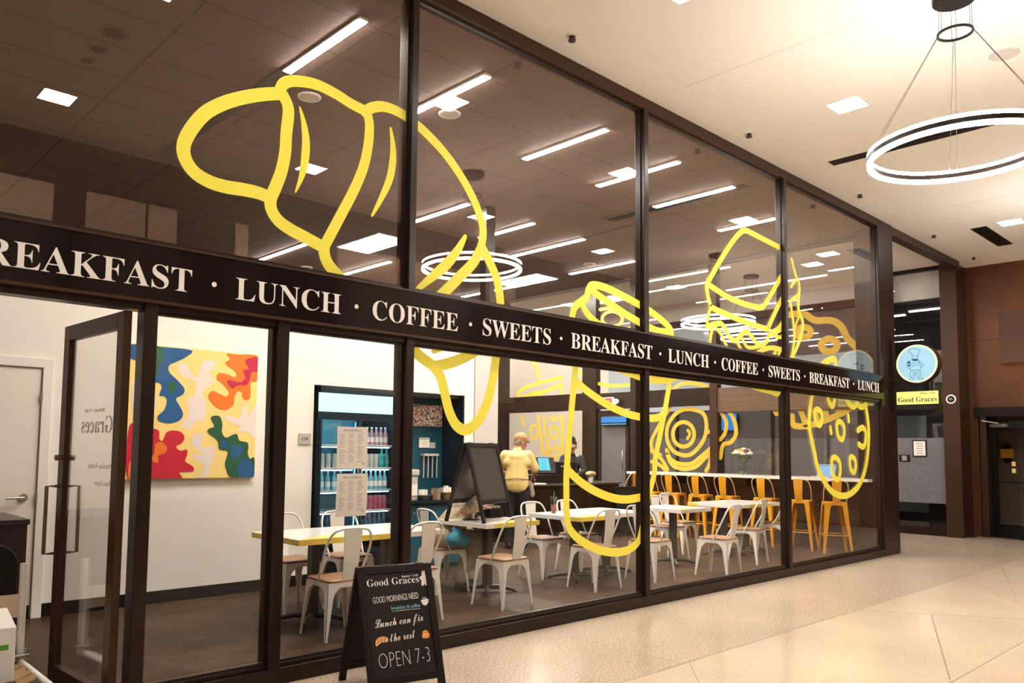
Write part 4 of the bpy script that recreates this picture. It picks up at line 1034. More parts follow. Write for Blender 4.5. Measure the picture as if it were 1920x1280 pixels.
MB().box(-0.03, 0.03, f0 + 0.06, f0 + 0.10, 0.35, 1.80).build('centre_post', M['teal'], fr)
ctm = emit('cooler_tube', (0.40, 0.85, 1.0), 34.0)
MB().box(-0.009, 0.009, f0 + 0.05, f0 + 0.062, 0.40, 1.78).build('light_tube', ctm, fr); MB().box(-hw + 0.06, hw - 0.06, f0 + 0.10, f0 + 0.13, 1.83, 1.845).build('light_tube', ctm, fr)
stm = emit('shelf_tube', (0.40, 0.85, 1.0), 14.0)
for z_ in (1.50, 1.24, 0.985, 0.755): MB().box(-hw + 0.06, hw - 0.06, f0 + 0.085, f0 + 0.092, z_ - 0.012, z_ - 0.004).build('light_tube', stm, fr)
for s in (-1, 1):
    d = MB(); x0, x1 = (-hw + 0.02, -0.005) if s < 0 else (0.005, hw - 0.02)
    d.box(x0, x0 + 0.03, f0 - 0.012, f0 + 0.02, 0.30, 1.80).box(x1 - 0.03, x1, f0 - 0.012, f0 + 0.02, 0.30, 1.80).box(x0 + 0.03, x1 - 0.03, f0 - 0.012, f0 + 0.02, 0.30, 0.34)
    dd = d.build('door', M['navy'], fr)
    MB().box(x0 + 0.03, x1 - 0.03, f0, f0 + 0.006, 0.34, 1.80).build('door_glass', M['glass_in'], dd); MB().box(x1 - 0.022 if s < 0 else x0 + 0.008, x1 - 0.008 if s < 0 else x0 + 0.022, f0 - 0.03, f0 - 0.012, 0.8, 1.3).build('door_handle', M['steel'], dd)
sz = [cz(836), cz(877), cz(917), cz(954), 0.50]
for z in sz:
    MB().box(-hw + 0.04, -0.035, f0 + 0.07, f1 - 0.05, z - 0.012, z).box(0.035, hw - 0.04, f0 + 0.07, f1 - 0.05, z - 0.012, z).box(-hw + 0.04, hw - 0.04, f0 + 0.065, f0 + 0.072, z - 0.012, z + 0.012).build('shelf', mat('shelf_rail', (0.55, 0.66, 0.70), 0.4), fr)
lo = MB()
for k in range(5): lo.box(-hw + 0.05, hw - 0.05, f0 - 0.004, f0 + 0.004, 0.05 + 0.045 * k, 0.075 + 0.045 * k)
lo.build('vent_slats', M['black'], fr)
def bottle(name, kind, m1, m2, label, grp):
    t = thing(name, label, 'drink', (0, 0, 0), 0, grp)
    if kind == 'bottle':
        MB().lathe([(0.028, 0), (0.031, 0.01), (0.031, 0.12), (0.028, 0.14), (0.013, 0.185), (0.013, 0.205)], seg=14).build('bottle_body', m1, t); MB().lathe([(0.0145, 0.205), (0.0145, 0.222)], seg=12).build('cap', m2, t)
        MB().lathe([(0.0316, 0.045), (0.0316, 0.105)], seg=14).build('label_band', m2, t)
    else:
        MB().lathe([(0.024, 0), (0.031, 0.012), (0.031, 0.15), (0.025, 0.165)], seg=14).build('can_body', m1, t); MB().lathe([(0.0255, 0.165), (0.0255, 0.169)], seg=14).build('can_lid', m2, t)
    return t
def dm(n, c, r=0.25): return mat(n, c, r, spec=0.6)
specs = [('bottle', dm('pink_drink', (0.55, 0.30, 0.32)), M['letter'], 'small pinkish bottle on the top cooler shelf', 'bottles on the top cooler shelf'),
         ('can', dm('silver_can', (0.55, 0.52, 0.46)), M['steel'], 'pale silver can on the second cooler shelf', 'cans on the second cooler shelf'),
         ('bottle', dm('clear_drink', (0.22, 0.48, 0.55)), M['letter'], 'clear water bottle on the third cooler shelf', 'bottles on the third cooler shelf'),
         ('can', dm('red_can', (0.50, 0.10, 0.16)), M['steel'], 'reddish can on the fourth cooler shelf', 'cans on the fourth cooler shelf'),
         ('bottle', dm('dark_drink', (0.04, 0.10, 0.16)), M['teal'], 'dark bottle on the lowest cooler shelf', 'bottles on the lowest cooler shelf')]
for si, (kd, a, b, lab, grp) in enumerate(specs):
    p = bottle('drink_bottle' if kd == 'bottle' else 'drink_can', kd, a, b, lab, grp)
    first = True
    for k in range(7):
        x = fx0 + hw + 0.07 + 0.066 * k
        if x > fx1 - 0.08: break
        loc = (x, fy0 + 0.14, sz[si])
        if first: p.location = loc; first = False
        else: dup(p, loc, 0, lab, grp)
    if si in (1, 2, 4):
        for k in range(5): dup(p, (fx0 + 0.10 + 0.085 * k, fy0 + 0.20, sz[si]), 0, lab, grp)
teal2 = bottle('drink_bottle', 'bottle', dm('teal_drink', (0.02, 0.30, 0.34)), dm('teal_label', (0.05, 0.42, 0.45)), 'teal bottle beside the silver cans on the second cooler shelf', 'teal bottles on the second cooler shelf')
teal2.location = (fx1 - 0.16, fy0 + 0.10, sz[1]); dup(teal2, (fx1 - 0.09, fy0 + 0.10, sz[1]), 0, teal2['label'])
# room number plate
t = thing('room_number_sign', 'small grey room number plate on the white wall beside the cooler', 'sign', (4.475, 3.098, 1.578))
MB().box(-0.075, 0.075, -0.012, 0, -0.062, 0.062).build('plate', mat('grey_plate', (0.46, 0.41, 0.37), 0.5), t, bevel=0.003)
text_mesh('lettering', '104', M['black'], lambda u, v, h: (u, -0.0125 - h, v), (-0.038, 0.038, -0.016, 0.018), t, 0.001)

# condiment niche
cb = thing('condiment_cabinet', 'dark teal condiment cabinet in the wall niche beside the cooler', 'cabinet', (6.26, 3.40, 0))
MB().box(-0.51, 0.50, -0.28, 0.11, 0.0, 0.82).build('body', M['navy'], cb, bevel=0.004)
MB().box(-0.515, 0.515, -0.33, 0.115, 0.82, 0.85).build('worktop', M['navy'], cb)
for x in (-0.255, 0.25):
    dd = MB().box(x - 0.245, x + 0.245, -0.295, -0.28, 0.06, 0.79).build('door', M['teal'], cb, bevel=0.003)
    MB().cyl((x, -0.31, 0.70), (x, -0.295, 0.70), 0.012).build('knob', M['steel'], dd)
ny = 3.515
def nb(px0, py0, px1, py1): a = PY(px0, py0, ny - 0.02); b = PY(px1, py1, ny - 0.02); return (a.x + b.x) / 2, (a.z + b.z) / 2, abs(b.x - a.x) / 2, abs(a.z - b.z) / 2
x, z, w, h = nb(772, 757, 828, 800)
tag(MB().box(x - w, x + w, ny - 0.03, ny, z - h, z + h).build('floral_panel', splat_art('floral_print')), 'flowered print panel on the teal niche wall', 'wall print')
x, z, w, h = nb(787, 824, 806, 839)
t = thing('niche_shelf_sign', 'white card with a small drawing on the teal niche wall', 'card', (x, ny, z)); MB().box(-w, w, -0.012, 0, -h, h).build('card', M['paper'], t); MB().box(-w, w, -0.013, 0, h, h + 0.03).build('card_edge', M['grey_wall'], t); ribm = MB(); ribbon(ribm, [(-0.03, -0.02), (0.0, 0.03), (0.03, -0.01)], 0.008, lambda u, v, hh: (u, -0.0125 - hh, v)); ribm.build('drawing', M['inkyellow'], t)
x, z, w, h = nb(807, 829, 817, 840)
tag(MB().box(x - w, x + w, ny - 0.012, ny, z - h, z + h).build('small_card', M['grey_wall']), 'small grey card next to the white card on the teal niche wall', 'card')
x, z, w, h = nb(791, 850, 817, 895)
t = thing('cup_dispenser', 'wall dispenser of thin vertical tubes above the condiment cabinet', 'dispenser', (x, ny - 0.05, z - h))
MB().box(-w, w, -0.03, 0.05, 2 * h - 0.03, 2 * h).build('dispenser_head', M['grey_wall'], t)
for k in range(4): MB().cyl((-w + 0.01 + (2 * w - 0.02) / 3 * k, 0, 0.0), (-w + 0.01 + (2 * w - 0.02) / 3 * k, 0, 2 * h - 0.03), 0.009, seg=8).build('tube', M['grey_wall'], t)
def Cn(px, y=3.22): p = PY(px, 935, y); return p.x
zt = 0.85
t = thing('napkin_dispenser', 'pale napkin holder at the end of the condiment cabinet', 'napkin holder', (6.07, 3.26, zt)); MB().box(-0.06, 0.06, -0.07, 0.07, 0.0, 0.30).build('holder', M['grey_wall'], t, bevel=0.01); MB().box(-0.075, 0.075, -0.085, 0.085, 0.30, 0.38).build('holder_top', M['grey_wall'], t, bevel=0.015); MB().box(-0.045, 0.045, -0.078, -0.068, 0.06, 0.2).build('napkins', M['paper'], t)
t = thing('straw_tray', 'white tray heaped with wrapped cutlery on the condiment cabinet', 'tray', (6.22, 3.20, zt)); MB().lathe([(0.06, 0.0), (0.105, 0.06), (0.11, 0.065)], seg=20).build('bowl', M['steel'], t)
for k in range(5): MB().tube([(-0.05 + 0.024 * k, 0.0, 0.04), (-0.07 + 0.03 * k, -0.01, 0.13)], [0.02, 0.012], 7).build('wrapped_cutlery', M['paper'], t)
t = thing('steel_tin', 'ribbed steel tin on the condiment cabinet', 'tin', (6.40, 3.18, zt)); MB().lathe([(0.07, 0), (0.072, 0.01), (0.068, 0.05), (0.072, 0.1), (0.07, 0.14)], seg=20).build('tin_body', mat('gold_steel', (0.55, 0.42, 0.26), 0.3, metal=0.8), t); MB().lathe([(0.073, 0.135), (0.073, 0.145)], seg=20).build('tin_rim', M['steel'], t)
t = thing('packet_basket', 'brown basket of folded packets on the condiment cabinet', 'basket', (6.60, 3.20, zt)); MB().loft([rsq(0.03, 0.07, 0.0), rsq(0.03, 0.10, 0.09)]).build('basket_body', mat('wicker', (0.36, 0.22, 0.12), 0.8, var=0.3, scale=40), t)
for k in range(3): MB().box(-0.07 + 0.045 * k, -0.035 + 0.045 * k, -0.03, 0.03, 0.06, 0.15 + 0.02 * (k % 2)).build('packet', M['paper'], t)

# painting
pt = thing('abstract_painting', 'large abstract canvas of blue, red, orange and green blobs on cream yellow', 'painting', (3.23, 3.1, 1.81))
MB().box(2.575 - 3.23, 3.875 - 3.23, -0.045, 0, 1.172 - 1.81, 2.440 - 1.81).build('canvas', mat('cream_yellow_paint', (0.90, 0.66, 0.22), 0.7), pt)
LV = [0]
def blob(name, pts, mm):
    LV[0] += 1
    q = []
    for x, y in pts:
        p = PY(230 + x / 3.2, 560 + y / 3.2, 3.055); q.append((min(max(p.x, 2.577), 3.873) - 3.23, min(max(p.z, 1.174), 2.438) - 1.81))
    s = smooth_pts([Vector(a) for a in q], 5, True)
    s = [(min(max(v.x, -0.653), 0.643), min(max(v.y, -0.636), 0.628)) for v in s]
    y0 = -0.0455 - 0.0004 * LV[0]
    MB().prism(s, y0, -0.044, 0, 'y').build(name, mm, pt)
P_ = lambda n, c: mat(n, c, 0.65)
pale = P_('paint_pale', (0.78, 0.66, 0.60))
blob('paint_pale_blob', [(335, 400), (370, 385), (410, 440), (450, 470), (470, 400), (510, 365), (555, 385), (545, 420), (515, 440), (550, 490), (520, 520), (480, 560), (500, 640), (490, 720), (430, 740), (410, 780), (360, 770), (370, 730), (400, 690), (390, 600), (430, 580), (440, 500), (380, 470), (340, 440)], pale)
blob('paint_pale_blob', [(410, 840), (450, 808), (485, 820), (470, 880), (510, 890), (545, 885), (550, 960), (520, 1010), (510, 1065), (430, 1070), (470, 1050), (480, 990), (430, 960), (430, 935), (480, 930), (420, 880)], pale)
blob('paint_pale_blob', [(615, 700), (700, 715), (720, 645), (745, 650), (750, 700), (802, 640), (795, 830), (750, 800), (690, 790), (700, 760), (640, 740)], pale)
blob('paint_pale_blob', [(60, 500), (110, 520), (180, 570), (205, 620), (180, 680), (120, 700), (60, 680)], pale)
blob('paint_blue_blob', [(40, 275), (200, 285), (410, 308), (380, 350), (330, 375), (280, 400), (280, 440), (330, 490), (370, 540), (360, 575), (320, 600), (340, 640), (362, 690), (340, 730), (280, 748), (220, 735), (210, 705), (250, 665), (265, 610), (250, 585), (220, 580), (235, 530), (220, 505), (170, 495), (110, 440), (95, 380), (40, 350)], P_('paint_blue', (0.004, 0.085, 0.25)))
blob('paint_green_patch', [(185, 290), (235, 300), (240, 350), (215, 420), (200, 460), (170, 450)], P_('paint_deep_green', (0.012, 0.11, 0.035)))
blob('paint_green_patch', [(290, 500), (320, 520), (310, 560), (280, 560), (272, 525)], P_('paint_deep_green2', (0.012, 0.11, 0.035)))
blob('paint_orange_blob', [(625, 330), (700, 335), (810, 345), (808, 485), (770, 500), (765, 590), (740, 607), (718, 590), (715, 560), (690, 555), (672, 590), (660, 640), (620, 665), (570, 655), (525, 610), (515, 575), (540, 552), (580, 570), (620, 585), (638, 560), (600, 510), (565, 480), (575, 447), (620, 450), (670, 470), (682, 445), (650, 415), (615, 385), (645, 360)], P_('paint_orange', (0.80, 0.17, 0.006)))
blob('paint_magenta_blob', [(735, 370), (808, 350), (806, 435), (775, 440), (760, 490), (740, 518), (690, 520), (655, 538), (625, 500), (645, 487), (700, 500), (735, 475), (722, 430), (755, 420)], P_('paint_magenta', (0.50, 0.006, 0.055)))
blob('paint_red_blob', [(40, 765), (110, 775), (210, 785), (220, 840), (240, 850), (265, 800), (310, 790), (350, 800), (370, 830), (355, 865), (320, 885), (345, 910), (385, 905), (385, 940), (375, 975), (420, 1005), (420, 1035), (340, 1040), (350, 1078), (200, 1082), (30, 1085)], P_('paint_red', (0.56, 0.004, 0.025)))
blob('paint_orange_spot', [(195, 870), (235, 860), (265, 890), (255, 925), (215, 940), (210, 985), (165, 960), (190, 925)], P_('paint_orange2', (0.80, 0.17, 0.01)))
blob('paint_orange_spot', [(40, 985), (75, 960), (95, 1000), (90, 1080), (35, 1080)], P_('paint_orange3', (0.80, 0.20, 0.03)))
blob('paint_green_blob', [(540, 703), (580, 705), (597, 750), (595, 800), (620, 832), (680, 810), (700, 850), (750, 865), (750, 930), (765, 960), (788, 955), (785, 1068), (655, 1072), (620, 1020), (615, 980), (630, 915), (580, 900), (570, 850), (515, 805), (515, 780), (550, 765), (530, 720)], P_('paint_green', (0.010, 0.085, 0.030)))
bl2 = P_('paint_blue2', (0.006, 0.09, 0.23))
blob('paint_blue_spot', [(590, 850), (630, 855), (625, 890), (595, 890)], bl2); blob('paint_blue_spot', [(650, 880), (720, 890), (700, 940), (660, 960)], bl2); blob('paint_blue_spot', [(690, 990), (750, 960), (784, 1010), (782, 1064), (700, 1066)], bl2)

# ================================================================== CHALKBOARDS
def aframe(name, label, F, u, Wd, s, H, panel_gap, mats, foot_z=0.0):
    """two hinged panels; F = nearest left foot on its support, u = along width, front faces n"""
    u = Vector((u[0], u[1], 0)).normalized(); n = Vector((u.y, -u.x, 0))
    t = thing(name, label, 'a-frame sign', tuple(F))
    def side(sgn, nm, with_panel):
        foot = Vector((0, 0, 0)) if sgn > 0 else -n * s
        top = -n * s / 2 + Vector((0, 0, H)) + n * (0.012 * sgn)
        V = (top - foot); L = V.length; V.normalize(); Nn = u.cross(V); Nn = Nn if Nn.dot(n * sgn) > 0 else -Nn
        def put(a, b, h): return tuple(foot + u * a + V * b + Nn * h)
        def bx(m, a0, a1, b0, b1, h0, h1): m.add([put(a, b, h) for h in (h0, h1) for a, b in ((a0, b0), (a1, b0), (a1, b1), (a0, b1))], [(0, 3, 2, 1), (4, 5, 6, 7), (0, 1, 5, 4), (1, 2, 6, 5), (2, 3, 7, 6), (3, 0, 4, 7)])
        fw = 0.045
        m = MB(); bx(m, 0, fw, 0, L, -0.012, 0.012); bx(m, Wd - fw, Wd, 0, L, -0.012, 0.012); bx(m, fw, Wd - fw, L - fw, L, -0.012, 0.012); bx(m, fw, Wd - fw, panel_gap, panel_gap + fw, -0.012, 0.012)
        m.build(nm + '_frame', mats[0], t, bevel=0.002)
        m = MB(); bx(m, fw, Wd - fw, panel_gap + fw, L - fw, -0.006, 0.004); m.build(nm + '_board', mats[1], t)
        return put, L, (foot, u, V, Nn)
    a = side(1, 'front', True); b = side(-1, 'rear', True)
    tp = MB(); q = Vector((0, 0, H)) - n * s / 2
    for k in (0.15, 0.85): tp.add([tuple(q + u * (k * Wd + dx) + n * dy + Vector((0, 0, dz))) for dz in (0.0, 0.008) for dx, dy in ((-.02, -.02), (.02, -.02), (.02, .02), (-.02, .02))], [(0, 3, 2, 1), (4, 5, 6, 7), (0, 1, 5, 4), (1, 2, 6, 5), (2, 3, 7, 6), (3, 0, 4, 7)])
    tp.build('hinge', M['darkpost'], t)
    return t, a
u0 = Vector((0.975, -0.22, 0)).normalized(); n0 = Vector((u0.y, -u0.x, 0))
Bk = Vector((2.874, -0.164, 0)); F0 = Bk + n0 * 0.53
ab, (put, L, fr_) = aframe('chalkboard_sign', 'black A-frame chalkboard standing on the mall floor, chalked with opening hours', F0, u0, 0.50, 0.53, 0.745, 0.085, (M['blackwood'], M['blackboard']))
foot, uu, VV, NN = fr_
def buv(px, py):
    o = F0 + foot + NN * 0.005; d = ray(px, py); k = (o - CAM).dot(NN) / d.dot(NN); q = CAM + d * k - o
    return (q.dot(uu), q.dot(VV))
def c4(x, y): return buv(620 + x / 5.333, 1040 + y / 5.333)
H0 = 0.0046
def bt(nm, t, mm, x0, yb0, x1, yb1, hgt, thin=0.0, shear=0.0):
    """text whose baseline runs between two crop points"""
    a = Vector(c4(x0, yb0)); b = Vector(c4(x1, yb1)); top = Vector(c4(x0, yb0 - hgt)); h = (top - a).length
    d = (b - a); Ln = d.length; d.normalize(); nn = Vector((-d.y, d.x))
    return text_mesh(nm, t, mm, lambda u, v, hh: put(a.x + d.x * u + nn.x * v, a.y + d.y * u + nn.y * v, hh), (0, Ln, 0, h), ab, 0.0006, thin=thin, shear=shear, h0=H0)
bt('lettering', bold('Good Graces'), M['chalk'], 365, 322, 885, 272, 72, thin=-0.008)
bt('lettering', bold('Bakery • Café'), M['chalk'], 712, 232, 876, 214, 26)
bt('lettering', 'GOOD MORNINGS NEED', M['chalk'], 425, 488, 880, 432, 62, thin=-0.006)
bt('lettering', 'breakfast & coffee', M['chalk_blue'], 608, 550, 895, 518, 36, thin=0.0)
bt('lettering', script('Lunch can fix'), M['chalk'], 452, 770, 935, 690, 120, thin=0.0)
bt('lettering', script('the rest'), M['chalk'], 600, 870, 850, 825, 80, thin=0.0)
bt('lettering', 'OPEN 7-3', M['chalk'], 490, 1140, 1000, 1060, 150, thin=-0.028)
def stroke(nm, pts, mm, w, closed=False, n=6):
    m = MB(); ribbon(m, [c4(*p) for p in pts], w, lambda u, v, h: put(u, v, h), 0, closed, n, 0.0006, H0); return m
def fill(pts, mm_i, mb, lvl=0.0):
    s = smooth_pts([Vector(c4(*p)) for p in pts], 5, True); mb.add([put(v.x, v.y, H0 + 0.0006 + lvl) for v in s], [tuple(range(len(s)))], mm_i)
dm_ = MB()
for k in range(14): 
    x = 620 + 20 * k; fill([(x, 562 - k * 2.2), (x + 12, 560 - k * 2.2), (x + 12, 565 - k * 2.2), (x, 567 - k * 2.2)], 0, dm_)
dm_.build('dashed_line', M['chalk'], ab)
m = MB(); fill([(450, 905), (452, 860), (475, 830), (520, 815), (560, 822), (578, 850), (560, 872), (520, 875), (490, 890), (465, 912)], 0, m); m.build('croissant_doodle', M['chalk_tan'], ab)
m = MB()
for a in ([(475, 835), (482, 860), (470, 890)], [(505, 820), (512, 850), (505, 882)], [(540, 818), (545, 845), (538, 874)]): ribbon(m, [c4(*p) for p in a], 0.0035, lambda u, v, h: put(u, v, h), 0, False, 4, 0.0004, H0 + 0.001)
m.build('croissant_lines', M['darkpost'], ab)
m = MB(); fill([(922, 790), (920, 765), (940, 752), (965, 755), (978, 780), (978, 795)], 0, m); fill([(918, 812), (980, 798), (980, 828), (925, 832)], 0, m); fill([(920, 794), (982, 784), (980, 800), (920, 810)], 1, m, 0.0002); m.build('muffin_doodle', [M['chalk_orange'], M['chalk_tan']], ab)
m = MB(); fill([(908, 450), (978, 438), (975, 475), (950, 503), (925, 497), (912, 478)], 0, m); ribbon(m, [c4(*p) for p in ((915, 435), (940, 425), (960, 432))], 0.004, lambda u, v, h: put(u, v, h), 0, False, 4, 0.0004, H0); m.build('cup_doodle', M['chalk'], ab)
# small chef emblem
m = MB(); fill([(905, 165), (900, 150), (915, 140), (935, 142), (947, 155), (942, 170), (922, 175)], 0, m); fill([(910, 178), (938, 174), (942, 205), (912, 208)], 0, m); fill([(895, 215), (950, 200), (972, 222), (960, 248), (905, 250), (892, 235)], 0, m); fill([(910, 252), (935, 250), (932, 300), (908, 302)], 0, m); fill([(938, 250), (962, 248), (974, 298), (945, 300)], 0, m); m.build('chef_emblem', M['chalk'], ab)
# dark board standing on the table
u1 = Vector((0.966, 0.26, 0)).normalized()
aframe('tabletop_chalkboard', 'blank black A-frame board standing on the square cafe table', Vector((5.42, 1.235, 0.749)), u1, 0.60, 0.46, 0.80, 0.19, (M['blackwood'], mat('dull_board', (0.045, 0.038, 0.033), 0.3)))

# ================================================================== BLADE SIGN ON THE CORNER COLUMN
bs = thing('round_blade_sign', 'round glowing blue chef sign above a yellow name box on the corner column', 'sign', (12.62, -0.385, 2.825))
Rr = 0.29
ringm = MB(); seg = 48
ringm.prism([(Rr * math.cos(2 * PI * k / seg), Rr * math.sin(2 * PI * k / seg)) for k in range(seg)], -0.0, 0.16, 0, 'x'); ringm.build('drum', M['bronze'], bs)
fc = MB(); fc.prism([((Rr - .008) * math.cos(2 * PI * k / seg), (Rr - .008) * math.sin(2 * PI * k / seg)) for k in range(seg)], -0.006, 0.0, 0, 'x'); fc.build('light_rim', emit('rim_yellow', (0.95, 0.93, 0.55), 1.0), bs)
fc = MB(); fc.prism([((Rr - .035) * math.cos(2 * PI * k / seg), (Rr - .035) * math.sin(2 * PI * k / seg)) for k in range(seg)], -0.009, -0.006, 0, 'x'); fc.build('light_face', emit('face_blue', (0.46, 0.80, 0.95), 0.85), bs)
def E1(x, y):   # crop [1660,640] scale 9.14 -> local
    p = PX(1660 + x / 9.14, 640 + y / 9.14, 12.61); return (p.y + 0.385, p.z - 2.825)
eput = lambda u, v, h: (-0.0092 - h, u, v)
m = MB()
def es(pts, w=0.006, closed=False): ribbon(m, [E1(*p) for p in pts], w, eput, 0, closed, 5, 0.0006)
es([(450, 210), (410, 190), (405, 155), (440, 140), (460, 120), (510, 120), (530, 140), (570, 140), (590, 165), (575, 195), (560, 205)])
es([(452, 205), (458, 260), (462, 290)]); es([(562, 205), (560, 260), (556, 290)]); es([(455, 250), (560, 245)]); es([(460, 295), (558, 292)])
es([(470, 310), (420, 325), (380, 345), (368, 380), (390, 400), (375, 420), (380, 450), (425, 462)]); es([(555, 305), (590, 345), (615, 375), (650, 395), (635, 430), (600, 440)])
es([(430, 380), (520, 372), (600, 380)]); es([(430, 415), (520, 408), (590, 412)]); es([(430, 380), (425, 470), (440, 488), (560, 490), (600, 475), (605, 390)])
es([(440, 495), (425, 560), (440, 610), (470, 625), (500, 580), (515, 530), (540, 590), (570, 625), (600, 610), (605, 550), (590, 490)])
es([(470, 500), (468, 600)], 0.003); es([(495, 500), (490, 580)], 0.003); es([(550, 500), (560, 600)], 0.003); es([(575, 500), (585, 600)], 0.003)
es([(440, 612), (410, 650), (480, 655), (490, 625)]); es([(570, 625), (580, 650), (640, 645), (620, 612)])
m.build('chef_emblem', mat('emblem_blue', (0.02, 0.17, 0.28), 0.6), bs)
m = MB()
for pts in ([(462, 300), (560, 298), (556, 335), (468, 338)], [(372, 345), (425, 340), (430, 375), (390, 385)], [(370, 400), (425, 398), (420, 425), (385, 428)], [(560, 335), (590, 345), (580, 365)]):
    s_ = [E1(*p) for p in pts]; m.add([eput(a, b, 0.001) for a, b in s_], [tuple(range(len(s_)))])
m.build('emblem_fill', mat('emblem_blue2', (0.01, 0.12, 0.25), 0.6), bs)
MB().box(0.0, 0.12, -0.28, 0.30, -0.605, -0.405).build('name_box', M['bronze'], bs)
MB().box(-0.006, 0.0, -0.28, 0.29, -0.60, -0.41).build('name_face', emit('name_yellow', (0.90, 0.88, 0.24), 1.0), bs)
nput = lambda u, v, h: (-0.0065 - h, -u, v)
inkd = mat('olive_lettering', (0.10, 0.09, 0.01), 0.7)
text_mesh('lettering', bold('Good Graces'), inkd, nput, (-0.27, 0.26, -0.565, -0.495), bs, 0.0008)
text_mesh('lettering', bold('Bakery • Café'), inkd, nput, (0.04, 0.24, -0.455, -0.43), bs, 0.0008)
MB().box(0.03, 0.09, 0.355, 0.39, -0.70, 0.40).box(0.03, 0.09, 0.16, 0.36, -0.30, -0.24).box(0.03, 0.09, -0.19, -0.16, -0.41, -0.22).box(0.03, 0.09, 0.12, 0.15, -0.41, -0.22).build('bracket', M['black'], bs)

# round emblem sticker and dark plaque on the passage post
q = PX(1785, 748, 16.115)
t = thing('round_sticker', 'small round white-rimmed dark sticker on the brown passage post', 'sticker', (16.119, 0.22, q.z))
MB().cyl((0, 0, 0), (-0.004, 0, 0), 0.085, seg=32).build('rim', M['letter'], t); MB().cyl((-0.004, 0, 0), (-0.006, 0, 0), 0.060, seg=32).build('face', M['black'], t)
MB().box(-0.007, -0.006, -0.02, 0.035, 0.008, 0.02).box(-0.007, -0.006, -0.03, 0.03, -0.012, -0.002).build('printed_lines', M['grey_wall'], t)
tag(MB().box(16.40, 16.66, 0.115, 0.13, 1.44, 1.76).build('wall_plaque', M['copper_dark'], bevel=0.003), 'dark square plaque on the recessed post next to the open dark door', 'plaque')
# notices on the frosted passage glass
def notice(px0, py0, px1, py1, label, dark):
    a = PX(px0, py0, XP - 0.02); b = PX(px1, py1, XP - 0.02)
    t = thing('glass_notice', label, 'notice', (XP - 0.02, (a.y + b.y) / 2, (a.z + b.z) / 2)); h, w = abs(a.z - b.z) / 2, abs(a.y - b.y) / 2
    MB().box(-0.008, 0.006, -w, w, -h, h).build('frame', M['black'], t)
    if not dark: MB().box(-0.011, -0.008, -w + .02, w - .02, -h + .02, h - .02).build('sheet', M['paper'], t)
    pr = MB()
    for k in range(5): pr.box(-0.0125, -0.009, -w * .5, w * .5 * (1 - 0.2 * (k % 2)), h * (.6 - .3 * k) - .006, h * (.6 - .3 * k) + .006)
    pr.build('printed_lines', M['ink'] if not dark else M['grey_wall'], t)
notice(1711, 825, 1738, 856, 'white framed notice on the frosted passage glass', False)
notice(1686, 852, 1706, 865, 'small dark notice on the frosted passage glass', True)
# yellow fixture on the recess wall
t = thing('alarm_box', 'small amber box fixed to the brown wall past the open dark door', 'alarm box', tuple(PX(1889, 850, 18.58)))
MB().box(-0.06, 0.0, -0.11, 0.11, -0.09, 0.09).build('box', mat('amber_box', (0.85, 0.40, 0.03), 0.5), t); MB().cyl((-0.03, 0, 0.12), (0, 0, 0.12), 0.07, seg=14).cyl((-0.03, 0, -0.12), (0, 0, -0.12), 0.07, seg=14).build('sounder', M['black'], t)
# ================================================================== COUNTER TOP THINGS
zc = 1.115
v0 = PX(1391, 888, 12.36)
t = thing('flower_vase', 'glass jar of cream and orange flowers on the window counter', 'vase of flowers', (12.40, v0.y, zc))
MB().lathe([(0.048, 0), (0.055, 0.01), (0.055, 0.15), (0.042, 0.18), (0.042, 0.20), (0.046, 0.205)], seg=20).build('jar', glass('jar_glass', (0.86, 0.90, 0.82), 0.08), t)
MB().lathe([(0.045, 0.012), (0.050, 0.02), (0.050, 0.10)], seg=16).build('water', glass('water', (0.82, 0.86, 0.74), 0.04), t)
fcol = [M['letter'], mat('flower_cream', (0.82, 0.62, 0.44), 0.7), mat('flower_orange', (0.80, 0.32, 0.04), 0.7), mat('flower_yellow', (0.85, 0.62, 0.16), 0.7), mat('flower_dark', (0.16, 0.08, 0.07), 0.7)]
gm = mat('leaf_green', (0.08, 0.12, 0.03), 0.6)
rnd = random.Random(3)
for k in range(17):
    a = k * 2.4; r = 0.03 + 0.105 * math.sqrt(k / 17); x, y = r * math.cos(a), r * math.sin(a); z = 0.47 - 0.95 * r + rnd.uniform(-.025, .025)
    MB().tube([(x * .25, y * .25, 0.03), (x * .6, y * .6, 0.24), (x, y, z - 0.01)], 0.0025, 5).build('stem', gm, t)
    m = MB(); pr = 0.036 + 0.014 * rnd.random()
    for q in range(9):
        b = 2 * PI * q / 9; m.ball((x + pr * .8 * math.cos(b), y + pr * .8 * math.sin(b), z), (pr * .5, pr * .5, pr * .35), 7)
    for q in range(5):
        b = 2 * PI * q / 5; m.ball((x + pr * .35 * math.cos(b), y + pr * .35 * math.sin(b), z + pr * .3), (pr * .38, pr * .38, pr * .35), 7)
    m.build('blossom', fcol[k * 7 % 5 if k % 3 else 0], t)
m = MB()
for k in range(10):
    a = k * 0.63 + 0.2; r = 0.13; m.add([(0.06 * math.cos(a), 0.06 * math.sin(a), 0.25), (r * math.cos(a + .18), r * math.sin(a + .18), 0.30), (1.2 * r * math.cos(a), 1.2 * r * math.sin(a), 0.31), (r * math.cos(a - .18), r * math.sin(a - .18), 0.28)], [(0, 1, 2, 3)])
m.build('leaves', gm, t)
a = PX(1525, 894, 12.36); b = PX(1557, 895, 12.36)
lp = thing('laptop', 'open laptop with pale blue screen on the window counter', 'laptop', (12.40, (a.y + b.y) / 2, zc), 0)
w = abs(a.y - b.y) / 2 + 0.01
MB().box(-0.13, 0.10, -w, w, 0.0, 0.014).build('base', M['grey_wall'], lp, bevel=0.003)
